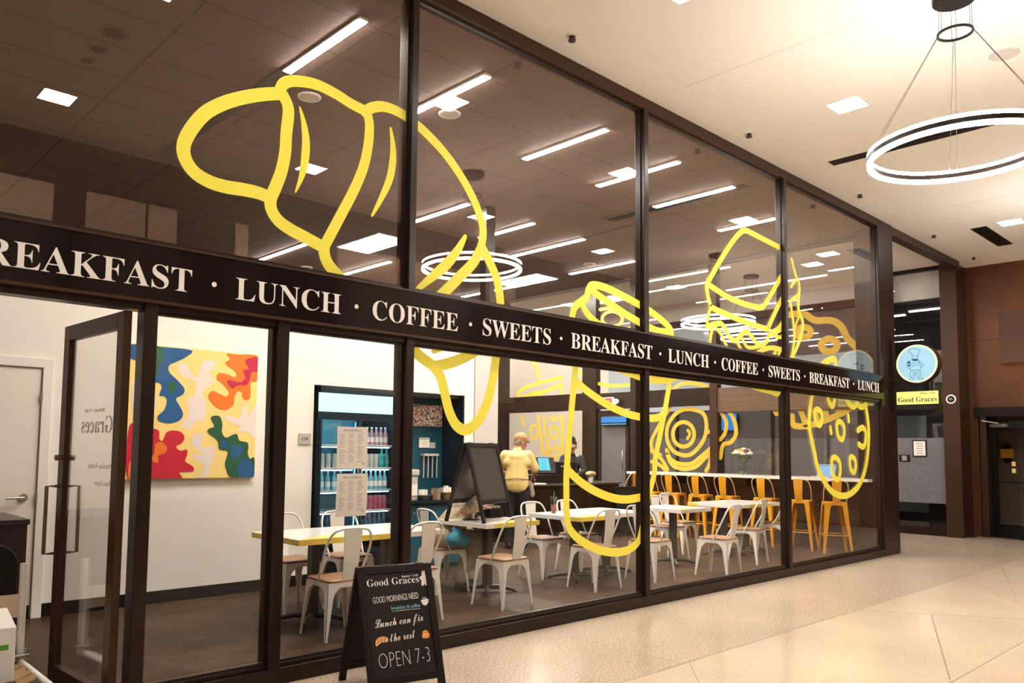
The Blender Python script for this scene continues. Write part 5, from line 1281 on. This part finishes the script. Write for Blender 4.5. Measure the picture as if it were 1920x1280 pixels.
MB().add([(x, y, z) for (x, z) in ((0.10, 0.012), (0.165, 0.20), (0.172, 0.198), (0.107, 0.010)) for y in (-w, w)], [(0, 1, 3, 2), (4, 5, 7, 6), (0, 2, 4, 6), (1, 7, 5, 3), (2, 3, 5, 4), (0, 6, 7, 1)]).build('lid', M['grey_wall'], lp)
MB().add([(0.0995, -w * .95, 0.02), (0.0995, w * .95, 0.02), (0.1605, w * .95, 0.193), (0.1605, -w * .95, 0.193)], [(0, 1, 2, 3)]).build('screen', emit('laptop_screen', (0.22, 0.55, 0.80), 0.9), lp)
MB().add([(0.153, -w * .95, 0.178), (0.153, w * .95, 0.178), (0.159, w * .95, 0.192), (0.159, -w * .95, 0.192)], [(0, 1, 2, 3)]).build('screen_bar', emit('laptop_bar', (0.05, 0.25, 0.45), 0.8), lp)
# small blue-lit screens in the passage
a = PX(1127, 782, XS - 0.11); b = PX(1174, 797, XS - 0.11)
t = thing('wall_screen', 'wide blue screen above the grey glass door, seen through the coffee cup drawing', 'screen', (XS - 0.075, (a.y + b.y) / 2, b.z))
ww, hh = abs(a.y - b.y) / 2, a.z - b.z
MB().box(-0.03, 0.04, -ww, ww, 0, hh).build('screen_body', M['black'], t); MB().box(-0.034, -0.03, -ww, ww, hh * .35, hh).build('screen', M['screen_blue2'], t); MB().box(-0.034, -0.03, -ww, ww, 0.02, hh * .2).build('screen_bar', M['screen_pale'], t)
a = PX(1349, 776, XP - 0.1); b = PX(1381, 806, XP - 0.1)
t = thing('wall_screen', 'bright blue screen in the passage right of the fried egg drawing', 'screen', (XP - 0.06, (a.y + b.y) / 2, b.z))
ww, hh = abs(a.y - b.y) / 2, a.z - b.z
MB().box(-0.03, 0.04, -ww, ww, 0, hh).build('screen_body', M['black'], t); MB().box(-0.034, -0.03, -ww, ww, 0.0, hh).build('screen', M['screen_blue2'], t)
# vertical led bar near the corner
a = PX(1633, 828, XS - 0.02); b = PX(1635, 897, XS - 0.02)
t = thing('led_column', 'thin vertical strip of small pale blue lights beside the corner column', 'light strip', (XS - 0.05, 0.40, 1.11))
for k in range(15): MB().box(-0.012, 0.0, -0.012, 0.012, 0.02 + 0.034 * k, 0.038 + 0.034 * k).build('led', M['screen_pale'], t)
MB().box(0.0, 0.01, -0.018, 0.018, 0, 0.56).build('led_backing', M['black'], t)
t = thing('blue_light_panel', 'small pale blue square light above the vertical light strip', 'light', (XS - 0.05, 0.42, 1.72)); MB().box(-0.012, 0, -0.05, 0.05, -0.07, 0.07).build('panel', M['screen_pale'], t)
# exit sign
q = PX(1148, 753, XS - 0.16)
t = thing('exit_sign', 'red exit sign with emergency lamp above the grey glass door', 'exit sign', (XS - 0.16, q.y, q.z))
MB().box(-0.02, 0.04, -0.02, 0.22, -0.09, 0.09).build('housing', M['letter'], t, bevel=0.004); MB().box(-0.023, -0.02, -0.005, 0.205, -0.075, 0.075).build('face', emit('exit_red', (0.75, 0.09, 0.07), 0.8), t)
text_mesh('lettering', 'EXIT', M['letter'], lambda u, v, h: (-0.0235 - h, -u, v), (-0.175, -0.03, -0.04, 0.04), t, 0.001, thin=-0.02)
MB().box(0.04, 0.14, 0.08, 0.12, -0.03, 0.03).build('mount', M['black'], t)
MB().cyl((-0.03, -0.09, 0.0), (0.03, -0.09, 0.0), 0.055, seg=16).cyl((0.0, -0.05, 0.0), (0.0, 0.0, 0.0), 0.02).build('emergency_lamp', M['letter'], t)

# ================================================================== SERVICE COUNTER
sc_ = thing('service_counter', 'long dark service counter behind the white tables', 'counter', (10.75, 4.70, 0))
MB().box(-1.65, 0.95, -0.32, 0.30, 0, 0.90).build('body', M['black'], sc_)
MB().box(-1.70, 0.98, -0.36, 0.32, 0.90, 0.93).build('worktop', mat('dark_stone_top', (0.10, 0.085, 0.072), 0.2), sc_)
MB().box(-1.30, 0.15, -0.22, 0.30, 0.93, 1.075).build('raised_ledge', M['black'], sc_, bevel=0.003)
for k in range(3): MB().box(-1.55 + 0.8 * k, -0.85 + 0.8 * k, -0.325, -0.318, 0.08, 0.84).build('front_panel', M['bronze'], sc_)
tag(MB().box(9.10, 9.55, 4.18, 4.50, 0.93, 0.955).build('serving_board', M['counter'], bevel=0.004), 'pale serving board on the counter under the capped man\'s hand', 'board')
tb = thing('till_tablet', 'tilted till tablet with a glowing blue screen on the service counter', 'tablet', (PY(1021, 880, 4.60).x, 4.60, 1.075), R(-30))
def sl(m, a0, a1, o0, o1, mi=0, tilt=R(58), w0=-0.21, w1=0.21):
    ct_, st_ = math.cos(tilt), math.sin(tilt)
    m.add([(w, o * -st_ + a * ct_, 0.03 + a * st_ + o * ct_) for o in (o0, o1) for w, a in ((w0, a0), (w1, a0), (w1, a1), (w0, a1))], [(0, 3, 2, 1), (4, 5, 6, 7), (0, 1, 5, 4), (1, 2, 6, 5), (2, 3, 7, 6), (3, 0, 4, 7)], mi); return m
sl(MB(), 0.0, 0.31, -0.02, 0.0).build('body', M['black'], tb, bevel=0.004)
sl(MB(), 0.05, 0.29, 0.0, 0.003, w0=-0.075, w1=0.115).build('screen', M['screen_blue'], tb)
pr = MB()
for k in range(4): sl(pr, 0.24 - 0.05 * k, 0.247 - 0.05 * k, 0.003, 0.004, w0=-0.03, w1=0.06 - 0.02 * (k % 2))
pr.build('screen_lines', M['navy'], tb)
MB().box(-0.19, 0.19, -0.03, 0.20, 0, 0.035).box(-0.06, 0.06, 0.08, 0.2, 0.03, 0.14).build('stand', M['black'], tb)
t = thing('receipt_printer', 'black box printer beside the till tablet', 'printer', (PY(1055, 880, 4.62).x, 4.62, 1.075), R(-20)); MB().box(-0.19, 0.19, -0.12, 0.12, 0, 0.22).build('body', M['black'], t, bevel=0.01); MB().box(-0.10, 0.10, -0.124, -0.118, 0.13, 0.15).build('paper_slot', M['grey_wall'], t)
t = thing('pastry_bowl', 'pale cup and pastry on the service counter before the woman', 'pastry', (11.05, 4.50, 0.93)); MB().lathe([(0.035, 0), (0.05, 0.10), (0.052, 0.105)], seg=16).build('cup', M['letter'], t); MB().ball((0.0, 0, 0.145), (0.13, 0.075, 0.055), 14).build('pastry', mat('bun', (0.42, 0.27, 0.12), 0.7, var=0.15), t)
# pastry case
dc = thing('pastry_case', 'black framed glass pastry case behind the tabletop chalkboard', 'display case', (8.38, 5.1, 0))
MB().box(-0.75, 0.62, -0.35, 0.35, 0, 0.95).build('base', M['black'], dc); MB().box(-0.75, 0.62, -0.33, 0.35, 1.84, 1.96).build('top', M['black'], dc, bevel=0.02)
MB().tube(smooth_pts([(0.60, -0.33, 1.86), (0.66, -0.34, 1.72), (0.72, -0.35, 1.4), (0.75, -0.35, 0.95)], 5), 0.035, 8).tube([(-0.73, -0.33, 1.86), (-0.73, -0.35, 0.95)], 0.03, 8).build('frame', M['black'], dc)
MB().box(-0.72, 0.6, -0.31, -0.30, 0.95, 1.84).build('front_glass', M['glass_in'], dc)
MB().box(-0.72, 0.6, -0.28, 0.3, 1.50, 1.515).box(-0.72, 0.6, -0.28, 0.3, 1.22, 1.235).build('shelf', M['letter'], dc)
MB().box(-0.72, 0.6, 0.31, 0.33, 0.95, 1.84).build('back_panel', M['white_wall'], dc)
for k in range(4):
    t = thing('pastry', 'small baked pastry on a shelf of the glass case', 'pastry', (7.85 + 0.2 * k, 5.05, 1.516), 0, 'pastries in the glass case'); MB().ball((0, 0, 0.04), (0.07, 0.05, 0.04), 12).build('crust', mat('crust', (0.40, 0.19, 0.07), 0.6, var=0.2), t)
# floor chalkboard near the stool row, far
aframe('far_chalkboard', 'small dark chalkboard leaning by the orange stool beyond the cup drawing', Vector((11.25, 4.02, 0.0)), Vector((0.95, -0.3, 0)), 0.45, 0.3, 0.86, 0.05, (M['blackwood'], M['blackboard']))

# ================================================================== TABLE TOP THINGS
q = PZ(1025, 962, 0.75)
t = thing('iced_drink', 'tall clear cup half full of red drink with a straw on the cafe table', 'drink', (7.02, 1.74, 0.749))
MB().lathe([(0.026, 0), (0.030, 0.004), (0.036, 0.13), (0.039, 0.18), (0.041, 0.182)], seg=20).build('cup', glass('cup_plastic', (0.82, 0.84, 0.80), 0.05), t)
MB().lathe([(0.025, 0.004), (0.034, 0.10)], seg=18).build('liquid', mat('red_drink', (0.36, 0.075, 0.05), 0.25), t); MB().cyl((0, 0, 0.02), (0.006, 0, 0.255), 0.004, seg=8).build('straw', mat('green_straw', (0.25, 0.32, 0.2), 0.5), t)
MB().lathe([(0.041, 0.180), (0.041, 0.190), (0.02, 0.197)], seg=20).build('lid', glass('lid_plastic', (0.9, 0.9, 0.88), 0.06), t)
t = thing('wire_caddy', 'black wire caddy of packets under the tabletop chalkboard', 'caddy', (6.02, 1.72, 0.749))
c_ = MB()
for k in range(5): c_.box(-0.10, 0.10, -0.06, -0.055, 0.02 + 0.028 * k, 0.026 + 0.028 * k).box(-0.10, -0.095, -0.06, 0.06, 0.02 + 0.028 * k, 0.026 + 0.028 * k)
for k in range(8): c_.box(-0.10 + 0.027 * k, -0.094 + 0.027 * k, -0.062, -0.056, 0, 0.14)
c_.build('wire_frame', M['black'], t); MB().box(-0.09, 0.09, -0.05, 0.05, 0.004, 0.10).build('packets', M['blackcloth'], t)
for k in range(4): MB().box(-0.08 + 0.04 * k, -0.055 + 0.04 * k, -0.045, 0.0, 0.10, 0.125).build('packet', M['paper'], t)
t = thing('phone', 'dark phone lying on the square table by the seated customer', 'phone', (5.60, 1.62, 0.749), R(60)); MB().box(-0.04, 0.04, -0.08, 0.08, 0, 0.009).build('phone_body', M['black'], t, bevel=0.002); MB().box(-0.036, 0.036, -0.074, 0.074, 0.009, 0.0095).build('screen', M['navy'], t)
t = thing('salt_shaker', 'pale little shaker on the square table', 'shaker', (5.74, 1.74, 0.749)); MB().lathe([(0.018, 0), (0.02, 0.05), (0.012, 0.065), (0.012, 0.075)], seg=14).build('shaker_body', M['letter'], t); MB().lathe([(0.0125, 0.075), (0.013, 0.085)], seg=14).build('shaker_cap', M['steel'], t)

# ================================================================== ENTRANCE THINGS
ds = thing('reception_cabinet', 'dark brown cabinet in front of the white interior door', 'cabinet', (0.94, 1.53, 0))
dk = wood('espresso_wood', (0.028, 0.013, 0.009), (0.045, 0.022, 0.014))
MB().box(-0.6, 0.43, -0.33, 0.34, 0, 0.965).build('body', dk, ds, bevel=0.003); MB().box(-0.62, 0.44, -0.345, 0.35, 0.965, 1.0).build('top', dk, ds, bevel=0.003)
for k in range(2): MB().box(-0.58 + 0.5 * k, -0.10 + 0.5 * k, -0.338, -0.33, 0.06, 0.94).build('door', dk, ds)
kt = thing('hand_cart', 'white framed hand cart with a black rounded back at the entrance', 'cart', (1.0, 1.0, 0))
[MB().tube([(x, 0, 0.165), (x, 0, 0.745)], 0.024, 8).build('post', M['whitemetal'], kt) for x in (0.315, -0.4)]
b = MB(); pts = []
for k in range(9): a = PI / 2 * k / 8; pts.append((0.13 + 0.16 * math.sin(PI / 2 - a), 0.71 + 0.16 * math.cos(PI / 2 - a)))
pts = [(-0.42, 0.55), (0.29, 0.55)] + [(0.15 + 0.14 * math.cos(PI / 2 * k / 8), 0.73 + 0.14 * math.sin(PI / 2 * k / 8)) for k in range(9)] + [(-0.28 - 0.14 * math.sin(PI / 2 * k / 8), 0.73 + 0.14 * math.cos(PI / 2 * k / 8)) for k in range(9)]
b.prism(pts, 0.03, 0.075, 0, 'y'); b.build('back_rest', M['black'], kt, bevel=0.01)
MB().box(-0.4, 0.31, -0.005, 0.012, 0.42, 0.56).build('side_panel', M['beige_panel'], kt)
MB().tube([(0.315, 0.02, 0.15), (0.315, -0.72, 0.15)], 0.022, 8).tube([(-0.4, 0.02, 0.15), (-0.4, -0.72, 0.15)], 0.022, 8).tube([(-0.4, -0.72, 0.15), (0.315, -0.72, 0.15)], 0.022, 8).build('rail', M['whitemetal'], kt)
MB().box(-0.38, 0.295, -0.70, 0.0, 0.13, 0.150).build('deck', mat('olive_deck', (0.085, 0.06, 0.02), 0.6), kt)
MB().tube([(0.27, -0.03, 0.19), (0.36, -0.03, 0.19)], 0.012, 8).tube([(0.28, -0.03, 0.165), (0.28, -0.03, 0.23)], 0.010, 8).tube([(0.345, -0.03, 0.165), (0.345, -0.03, 0.23)], 0.010, 8).build('clamp', M['steel'], kt)
for x in (-0.36, 0.28):
    for y in (-0.66, -0.05): MB().cyl((x - 0.02, y, 0.055), (x + 0.02, y, 0.055), 0.055, seg=16).box(x - 0.025, x + 0.025, y - 0.02, y + 0.02, 0.07, 0.135).build('wheel', M['black'], kt)
t = thing('white_carton', 'white cardboard box with a green mark on the hand cart', 'box', (0.95, 0.72, 0.152))
MB().box(-0.28, 0.235, -0.18, 0.18, 0, 0.30).build('carton', M['letter'], t, bevel=0.003); MB().box(0.05, 0.20, -0.1815, -0.18, 0.18, 0.21).build('green_mark', mat('green_print', (0.12, 0.35, 0.03), 0.6), t)
MB().add([(-0.28, -0.18, 0.30), (0.235, -0.18, 0.30), (0.20, -0.10, 0.40), (-0.24, -0.10, 0.40), (-0.28, -0.178, 0.30), (0.235, -0.178, 0.30), (0.20, -0.097, 0.40), (-0.24, -0.097, 0.40)], [(0, 1, 2, 3), (7, 6, 5, 4), (0, 4, 5, 1), (1, 5, 6, 2), (2, 6, 7, 3), (3, 7, 4, 0)]).build('flap', M['paper'], t)
t = thing('kraft_sheet', 'torn brown cardboard sheet beside the white carton', 'cardboard', (1.235, 0.62, 0.152)); m = MB()
for k in range(4): m.add([(-0.045, -0.2 + .1 * k, 0.0), (0.03, -0.2 + .1 * k, 0.02 + .01 * (k % 2)), (0.05, -0.1 + .1 * k, 0.03), (-0.045, -0.1 + .1 * k, 0.0), (-0.045, -0.2 + .1 * k, 0.004), (0.03, -0.2 + .1 * k, 0.024 + .01 * (k % 2)), (0.05, -0.1 + .1 * k, 0.034), (-0.045, -0.1 + .1 * k, 0.004)], [(3, 2, 1, 0), (4, 5, 6, 7), (0, 1, 5, 4), (1, 2, 6, 5), (2, 3, 7, 6), (3, 0, 4, 7)])
m.build('sheet', mat('kraft', (0.30, 0.17, 0.08), 0.85), t)

# ================================================================== PEOPLE
def organic(name, caps, mm, parent, voxel=0.012, smooth=6):
    m = MB()
    for c in caps:
        a, ra, b, rb = Vector(c[0]), c[1], Vector(c[2]), c[3]
        d = b - a; Ln = max(d.length, 1e-4); d = d / Ln; u = d.orthogonal().normalized(); w = d.cross(u); S = 12
        rings = []
        for k in range(4): t = PI / 2 * (k / 3.0); rings.append((a - d * ra * math.cos(t), ra * math.sin(t)))
        for k in range(4): t = PI / 2 * (k / 3.0); rings.append((b + d * rb * math.sin(t), rb * math.cos(t)))
        vs = []
        for p, r in rings:
            r = max(r, 0.0008)
            for i in range(S): t = 2 * PI * i / S; vs.append(p + (u * math.cos(t) + w * math.sin(t)) * r)
        fs = [(i * S + k, i * S + (k + 1) % S, (i + 1) * S + (k + 1) % S, (i + 1) * S + k) for i in range(7) for k in range(S)]
        fs += [tuple(range(S - 1, -1, -1)), tuple(range(7 * S, 8 * S))]
        m.add(vs, fs)
    o = m.build(name, mm)
    r = o.modifiers.new('r', 'REMESH'); r.mode = 'VOXEL'; r.voxel_size = voxel
    s = o.modifiers.new('s', 'SMOOTH'); s.iterations = smooth; s.factor = 0.5
    bpy.context.view_layer.update()
    me = bpy.data.meshes.new_from_object(o.evaluated_get(bpy.context.evaluated_depsgraph_get()))
    for p in me.polygons: p.use_smooth = True
    me.materials.clear(); me.materials.append(mm)
    old = o.data; o.modifiers.clear(); o.data = me; me.name = name; bpy.data.meshes.remove(old)
    o.parent = parent
    return o
def head(c, f, r=0.095, up=Vector((0, 0, 1))):
    """skull, jaw, nose, ears, brow; f = facing direction (unit)"""
    c = Vector(c); f = Vector(f).normalized(); s = f.cross(up).normalized(); u = s.cross(f).normalized()
    return [(c + u * .02 - f * .018, r * .92, c + u * .02 + f * .012, r * .88), (c - u * .045 + f * .025, r * .66, c - u * .075 + f * .045, r * .46),
            (c + f * (r * .92) - u * .002, .012, c + f * (r * 1.16) - u * .028, .017), (c - s * (r * .93) - u * .005, .014, c - s * (r * .97) - u * .035, .012), (c + s * (r * .93) - u * .005, .014, c + s * (r * .97) - u * .035, .012),
            (c + f * (r * .80) + u * .022 - s * .032, .016, c + f * (r * .80) + u * .022 + s * .032, .016), (c + f * (r * .93) - u * .062 - s * .016, .011, c + f * (r * .93) - u * .062 + s * .016, .011)]
def eyes(c, f, parent, r=0.095):
    c = Vector(c); f = Vector(f).normalized(); s = f.cross(Vector((0, 0, 1))).normalized(); u = s.cross(f)
    for k in (-1, 1): MB().ball(c + f * (r * .90) + s * (.032 * k) + u * .004, .0115, 10).build('eye', M['black'], parent)
def hand(w, d, up, curl=0.5, side=1):
    """palm from wrist w along d; up = back of hand; five fingers of different length"""
    w = Vector(w); d = Vector(d).normalized(); up = Vector(up); up = (up - d * up.dot(d)).normalized(); s = d.cross(up) * side
    caps = [(w, .026, w + d * .05 + s * .018, .020), (w, .026, w + d * .05 - s * .018, .020), (w + d * .05 + s * .02, .019, w + d * .08 - s * .024, .017)]
    for k, (off, ln) in enumerate(((-.030, .058), (-.010, .072), (.010, .078), (.030, .070))):
        a = w + d * .082 + s * off; b = a + (d - up * curl * .6).normalized() * ln * .5; e = b + (d * (1 - curl * .5) - up * curl).normalized() * ln * .5
        caps += [(a, .0098, b, .009), (b, .009, e, .0078)]
    a = w + d * .03 + s * .030; b = a + (d * .7 + s * .75).normalized() * .035; e = b + (d - up * curl * .4 + s * .1).normalized() * .032
    return caps + [(a, .013, b, .011), (b, .011, e, .009)]

# man in cap at the counter; local +y is where he faces
mn = thing('person', 'person in tan cap and pale yellow shirt standing with back turned at the service counter', 'person', (8.66, 3.98, 0), R(-47))
hf = Vector((0.86, 0.48, -0.22)); hc = Vector((0.05, 0.06, 1.605))
Rs, Ls = Vector((0.195, 0.0, 1.425)), Vector((-0.195, 0.0, 1.425))
Re, Rw = Vector((0.285, 0.07, 1.17)), Vector((0.235, 0.335, 1.045))
Le, Lw = Vector((-0.275, 0.09, 1.17)), Vector((-0.10, 0.33, 1.06))
legs = []
for sx in (-1, 1): legs.append(((sx * .095, 0, .92), .09, (sx * .105, .015, .50), .062, (sx * .11, -.02, .09), .042))
body = head(hc, hf) + [((0, .0, 1.44), .062, (0.015, .035, 1.56), .056), ((-.10, 0, 1.30), .105, (.10, 0, 1.30), .105), ((0, .0, 1.0), .135, (0, 0, 1.36), .115),
    (Rs, .058, Re, .045), (Re, .044, Rw, .030), (Ls, .058, Le, .045), (Le, .044, Lw, .030)]
for a, ra, b, rb, c, rc in legs: body += [(a, ra, b, rb), (b, rb, c, rc), ((c[0], c[1], .05), .042, (c[0], c[1] + .14, .035), .034)]
body += hand(Rw, (0.0, 0.8, -0.42), (0.1, 0.4, 0.9), 0.35, 1) + hand(Lw, (0.3, 0.8, -0.4), (0, 0.4, 0.9), 0.35, -1)
organic('body', body, M['skin2'], mn, 0.0105, 5)
shirt = [((-.06, -.035, 1.37), .095, (.06, -.035, 1.37), .095), ((-.10, -.005, 1.30), .122, (.10, -.005, 1.30), .122), ((-.15, 0, 1.40), .078, (.15, 0, 1.40), .078), ((-.03, -.01, .965), .160, (-.03, -.005, 1.30), .132), ((.03, -.01, .965), .160, (.03, -.005, 1.30), .132), ((-.06, 0, .93), .135, (.06, 0, .93), .135), (Rs - Vector((.02, 0, .02)), .082, Rs.lerp(Re, .85), .074), (Ls - Vector((-.02, 0, .02)), .082, Ls.lerp(Le, .85), .074), ((0, 0, 1.43), .088, (0.012, .02, 1.49), .070)]
organic('shirt', shirt, M['shirt_yellow'], mn, 0.013, 5)
tr_ = []
for a, ra, b, rb, c, rc in legs: tr_ += [(a, .112, b, .082), (b, .082, (c[0], c[1], .07), .066)]
organic('trousers', tr_ + [((-.07, 0, .90), .125, (.07, 0, .90), .125)], M['blackcloth'], mn, 0.014, 5)
for sx in (-1, 1): organic('shoe', [((sx * .11, -.05, .045), .05, (sx * .115, .15, .04), .042)], M['black'], mn, 0.012, 4)
cf = hf.normalized(); cs = cf.cross(Vector((0, 0, 1))).normalized(); cu_ = cs.cross(cf)
organic('cap', [(hc + cu_ * .055 - cf * .02, .098, hc + cu_ * .058 + cf * .012, .094)] + [(hc + cu_ * .045 + cf * .085 + cs * (k * .022), .014, hc + cu_ * .030 + cf * (.165 - abs(k) * .012) + cs * (k * .020), .008) for k in (-3, -2, -1, 0, 1, 2, 3)], M['cap_tan'], mn, 0.009, 3)
organic('hair', [(hc - cf * .058 - cu_ * .035 - cs * .04, .038, hc - cf * .058 - cu_ * .035 + cs * .04, .038), (hc - cf * .05 - cu_ * .0 - cs * .055, .040, hc - cf * .05 - cu_ * .0 + cs * .055, .040)], M['hairgrey'], mn, 0.010, 3)
eyes(hc, hf, mn)
st = MB(); st.tube([(.178 * math.cos(a), -.01 + .178 * math.sin(a), 1.055 + .01 * math.sin(3 * a)) for a in [2 * PI * k / 24 for k in range(24)]], .008, 6, closed=True)
st.build('apron_strap', mat('tan_strap', (0.42, 0.30, 0.14), .8), mn)
organic('towel', [((.20, -.02, 1.0), .026, (.235, .0, .80), .034), ((.225, .03, .98), .022, (.25, .03, .82), .03)], M['apron'], mn, 0.011, 4)
ap = []
for k in range(7): a = R(35 + 18 * k); ap.append(((.165 * math.cos(a), .165 * math.sin(a), 1.05), .022, (.19 * math.cos(a), .18 * math.sin(a), .62), .022))
organic('apron', ap, M['apron'], mn, 0.013, 4)

# woman behind the counter; faces the till, head bowed
wm = thing('person', 'person with dark bun, glasses and black shirt standing behind the service counter', 'person', (11.38, 5.22, 0), R(128))
hf = Vector((0.22, 0.86, -0.42)); hc = Vector((0, 0.10, 1.56))
Rs, Ls = Vector((.165, .0, 1.345)), Vector((-.165, .0, 1.345)); Re, Rw = Vector((.235, .10, 1.10)), Vector((.12, .32, 1.06)); Le, Lw = Vector((-.235, .10, 1.10)), Vector((-.10, .33, 1.04))
legs = [((sx * .085, 0, .87), .085, (sx * .095, .01, .47), .058, (sx * .1, -.02, .08), .038) for sx in (-1, 1)]
body = head(hc, hf, .091) + [((0, .01, 1.37), .050, (0, .075, 1.49), .047), ((-.085, 0, 1.24), .095, (.085, 0, 1.24), .095), ((0, 0, .95), .12, (0, 0, 1.28), .10), (Rs, .05, Re, .040), (Re, .039, Rw, .026), (Ls, .05, Le, .040), (Le, .039, Lw, .026)]
for a, ra, b, rb, c, rc in legs: body += [(a, ra, b, rb), (b, rb, c, rc), ((c[0], c[1], .045), .038, (c[0], c[1] + .12, .03), .03)]
body += hand(Rw, (-.5, .8, -.2), (0, .2, .95), .5, 1) + hand(Lw, (.5, .8, -.2), (0, .2, .95), .5, -1)
organic('body', body, M['skin'], wm, 0.0105, 5)
organic('black_shirt', [((-.095, -.005, 1.26), .115, (.095, -.005, 1.26), .115), ((0, 0, .90), .155, (0, 0, 1.28), .125), (Rs, .068, Re, .058), (Re, .057, Re.lerp(Rw, .75), .044), (Ls, .068, Le, .058), (Le, .057, Le.lerp(Lw, .75), .044), ((0, .01, 1.36), .07, (0, .035, 1.42), .06)], M['blackcloth'], wm, 0.013, 5)
tr_ = []
for a, ra, b, rb, c, rc in legs: tr_ += [(a, .105, b, .078), (b, .078, (c[0], c[1], .06), .06)]
organic('trousers', tr_ + [((-.06, 0, .86), .12, (.06, 0, .86), .12)], M['blackcloth'], wm, 0.014, 5)
cf = hf.normalized(); cs = cf.cross(Vector((0, 0, 1))).normalized(); cu_ = cs.cross(cf)
organic('hair', [(hc + cu_ * .038 - cf * .034, .094, hc + cu_ * .062 - cf * .012, .078), (hc - cf * .06 - cu_ * .03, .06, hc - cf * .05 + cu_ * .02, .075), (hc + cu_ * .12 - cf * .03, .055, hc + cu_ * .155 - cf * .02, .060), (hc + cu_ * .135 - cf * .045 - cs * .03, .045, hc + cu_ * .15 - cf * .01 + cs * .03, .045)], M['hairdark'], wm, 0.009, 2)
eyes(hc, hf, wm, .091)
gl = MB()
for k in (-1, 1):
    c = hc + cf * .098 + cs * (.034 * k) + cu_ * .002
    gl.tube([c + cs * (.026 * math.cos(a)) + cu_ * (.018 * math.sin(a)) for a in [2 * PI * q / 14 for q in range(14)]], .003, 5, closed=True); gl.tube([c + cs * (.026 * k), hc + cs * (.088 * k) + cu_ * .004], .0025, 5)
gl.tube([hc + cf * .10 - cs * .008, hc + cf * .10 + cs * .008], .003, 5); gl.build('glasses', M['black'], wm)

# seated customer behind the tabletop board, leaning on the table
sp = thing('person', 'person in patterned shirt and grey trousers seated behind the tabletop board', 'person', (5.47, 1.92, 0), R(-96))
hf = Vector((0.10, 0.80, -0.55)); hc = Vector((0.02, 0.62, 1.09))
Rs, Ls = Vector((.15, .40, .965)), Vector((-.19, .40, .965)); Re, Rw = Vector((.245, .10, .835)), Vector((.20, .37, .865)); Le, Lw = Vector((-.25, .50, .82)), Vector((-.06, .62, .85))
lg = [((.095, .0, .535), .085, (.14, .42, .535), .062, (.12, .16, .10), .042), ((-.095, .0, .535), .085, (-.12, .44, .535), .062, (-.10, .35, .10), .042)]
body = head(hc, hf) + [((0, .43, .98), .055, (0, .54, 1.05), .052), ((0, .04, .60), .13, (0, .34, .90), .115), ((-.09, .36, .91), .09, (.09, .36, .91), .09), (Rs, .055, Re, .047), (Re, .045, Rw, .031), (Ls, .055, Le, .046), (Le, .045, Lw, .031)]
for a, ra, b, rb, c, rc in lg: body += [(a, ra, b, rb), (b, rb, c, rc), ((c[0], c[1], .045), .042, (c[0], c[1] + .13, .035), .034)]
body += hand(Rw, (-.15, .95, .12), (.2, 0, .9), .55, 1) + hand(Lw, (.3, .9, .05), (-.2, 0, .9), .5, -1)
organic('body', body, M['skin'], sp, 0.0105, 5)
organic('patterned_shirt', [((0, .02, .58), .160, (0, .32, .89), .14), ((-.10, .35, .91), .11, (.10, .35, .91), .11), (Rs, .072, Rs.lerp(Re, .72), .066), (Ls, .072, Ls.lerp(Le, .75), .066), ((0, .42, .96), .072, (0, .47, 1.0), .062)], M['camo'], sp, 0.013, 5)
tr_ = []
for a, ra, b, rb, c, rc in lg: tr_ += [(a, .112, b, .088), (b, .086, (c[0], c[1], .17), .078), ((c[0], c[1], .17), .078, (c[0], c[1] - .01, .13), .08)]
organic('trousers', tr_ + [((-.07, 0, .555), .125, (.07, 0, .555), .125)], M['pants'], sp, 0.013, 5)
for a, ra, b, rb, c, rc in lg:
    organic('sock', [((c[0], c[1], .16), .05, (c[0], c[1], .09), .048)], M['sock'], sp, 0.012, 3)
    organic('shoe', [((c[0], c[1] - .03, .045), .050, (c[0], c[1] + .15, .038), .042)], M['blackcloth'], sp, 0.012, 3)
organic('hair', [(hc + Vector((0, -.03, .035)), .098, hc + Vector((0, .01, .05)), .09)], M['hairdark'], sp, 0.010, 2)
eyes(hc, hf, sp)
t = thing('blue_cloth_bag', 'bright blue cloth bundle hanging at the seated customer\'s hip', 'bag', (5.50, 1.66, 0.50))
organic('cloth', [((-.10, .0, .06), .075, (.07, .02, .03), .07), ((-.04, -.01, .12), .05, (-.08, .02, .16), .03), ((.03, .0, .02), .06, (.10, .02, .04), .045)], M['blue_bag'], t, 0.012, 4)
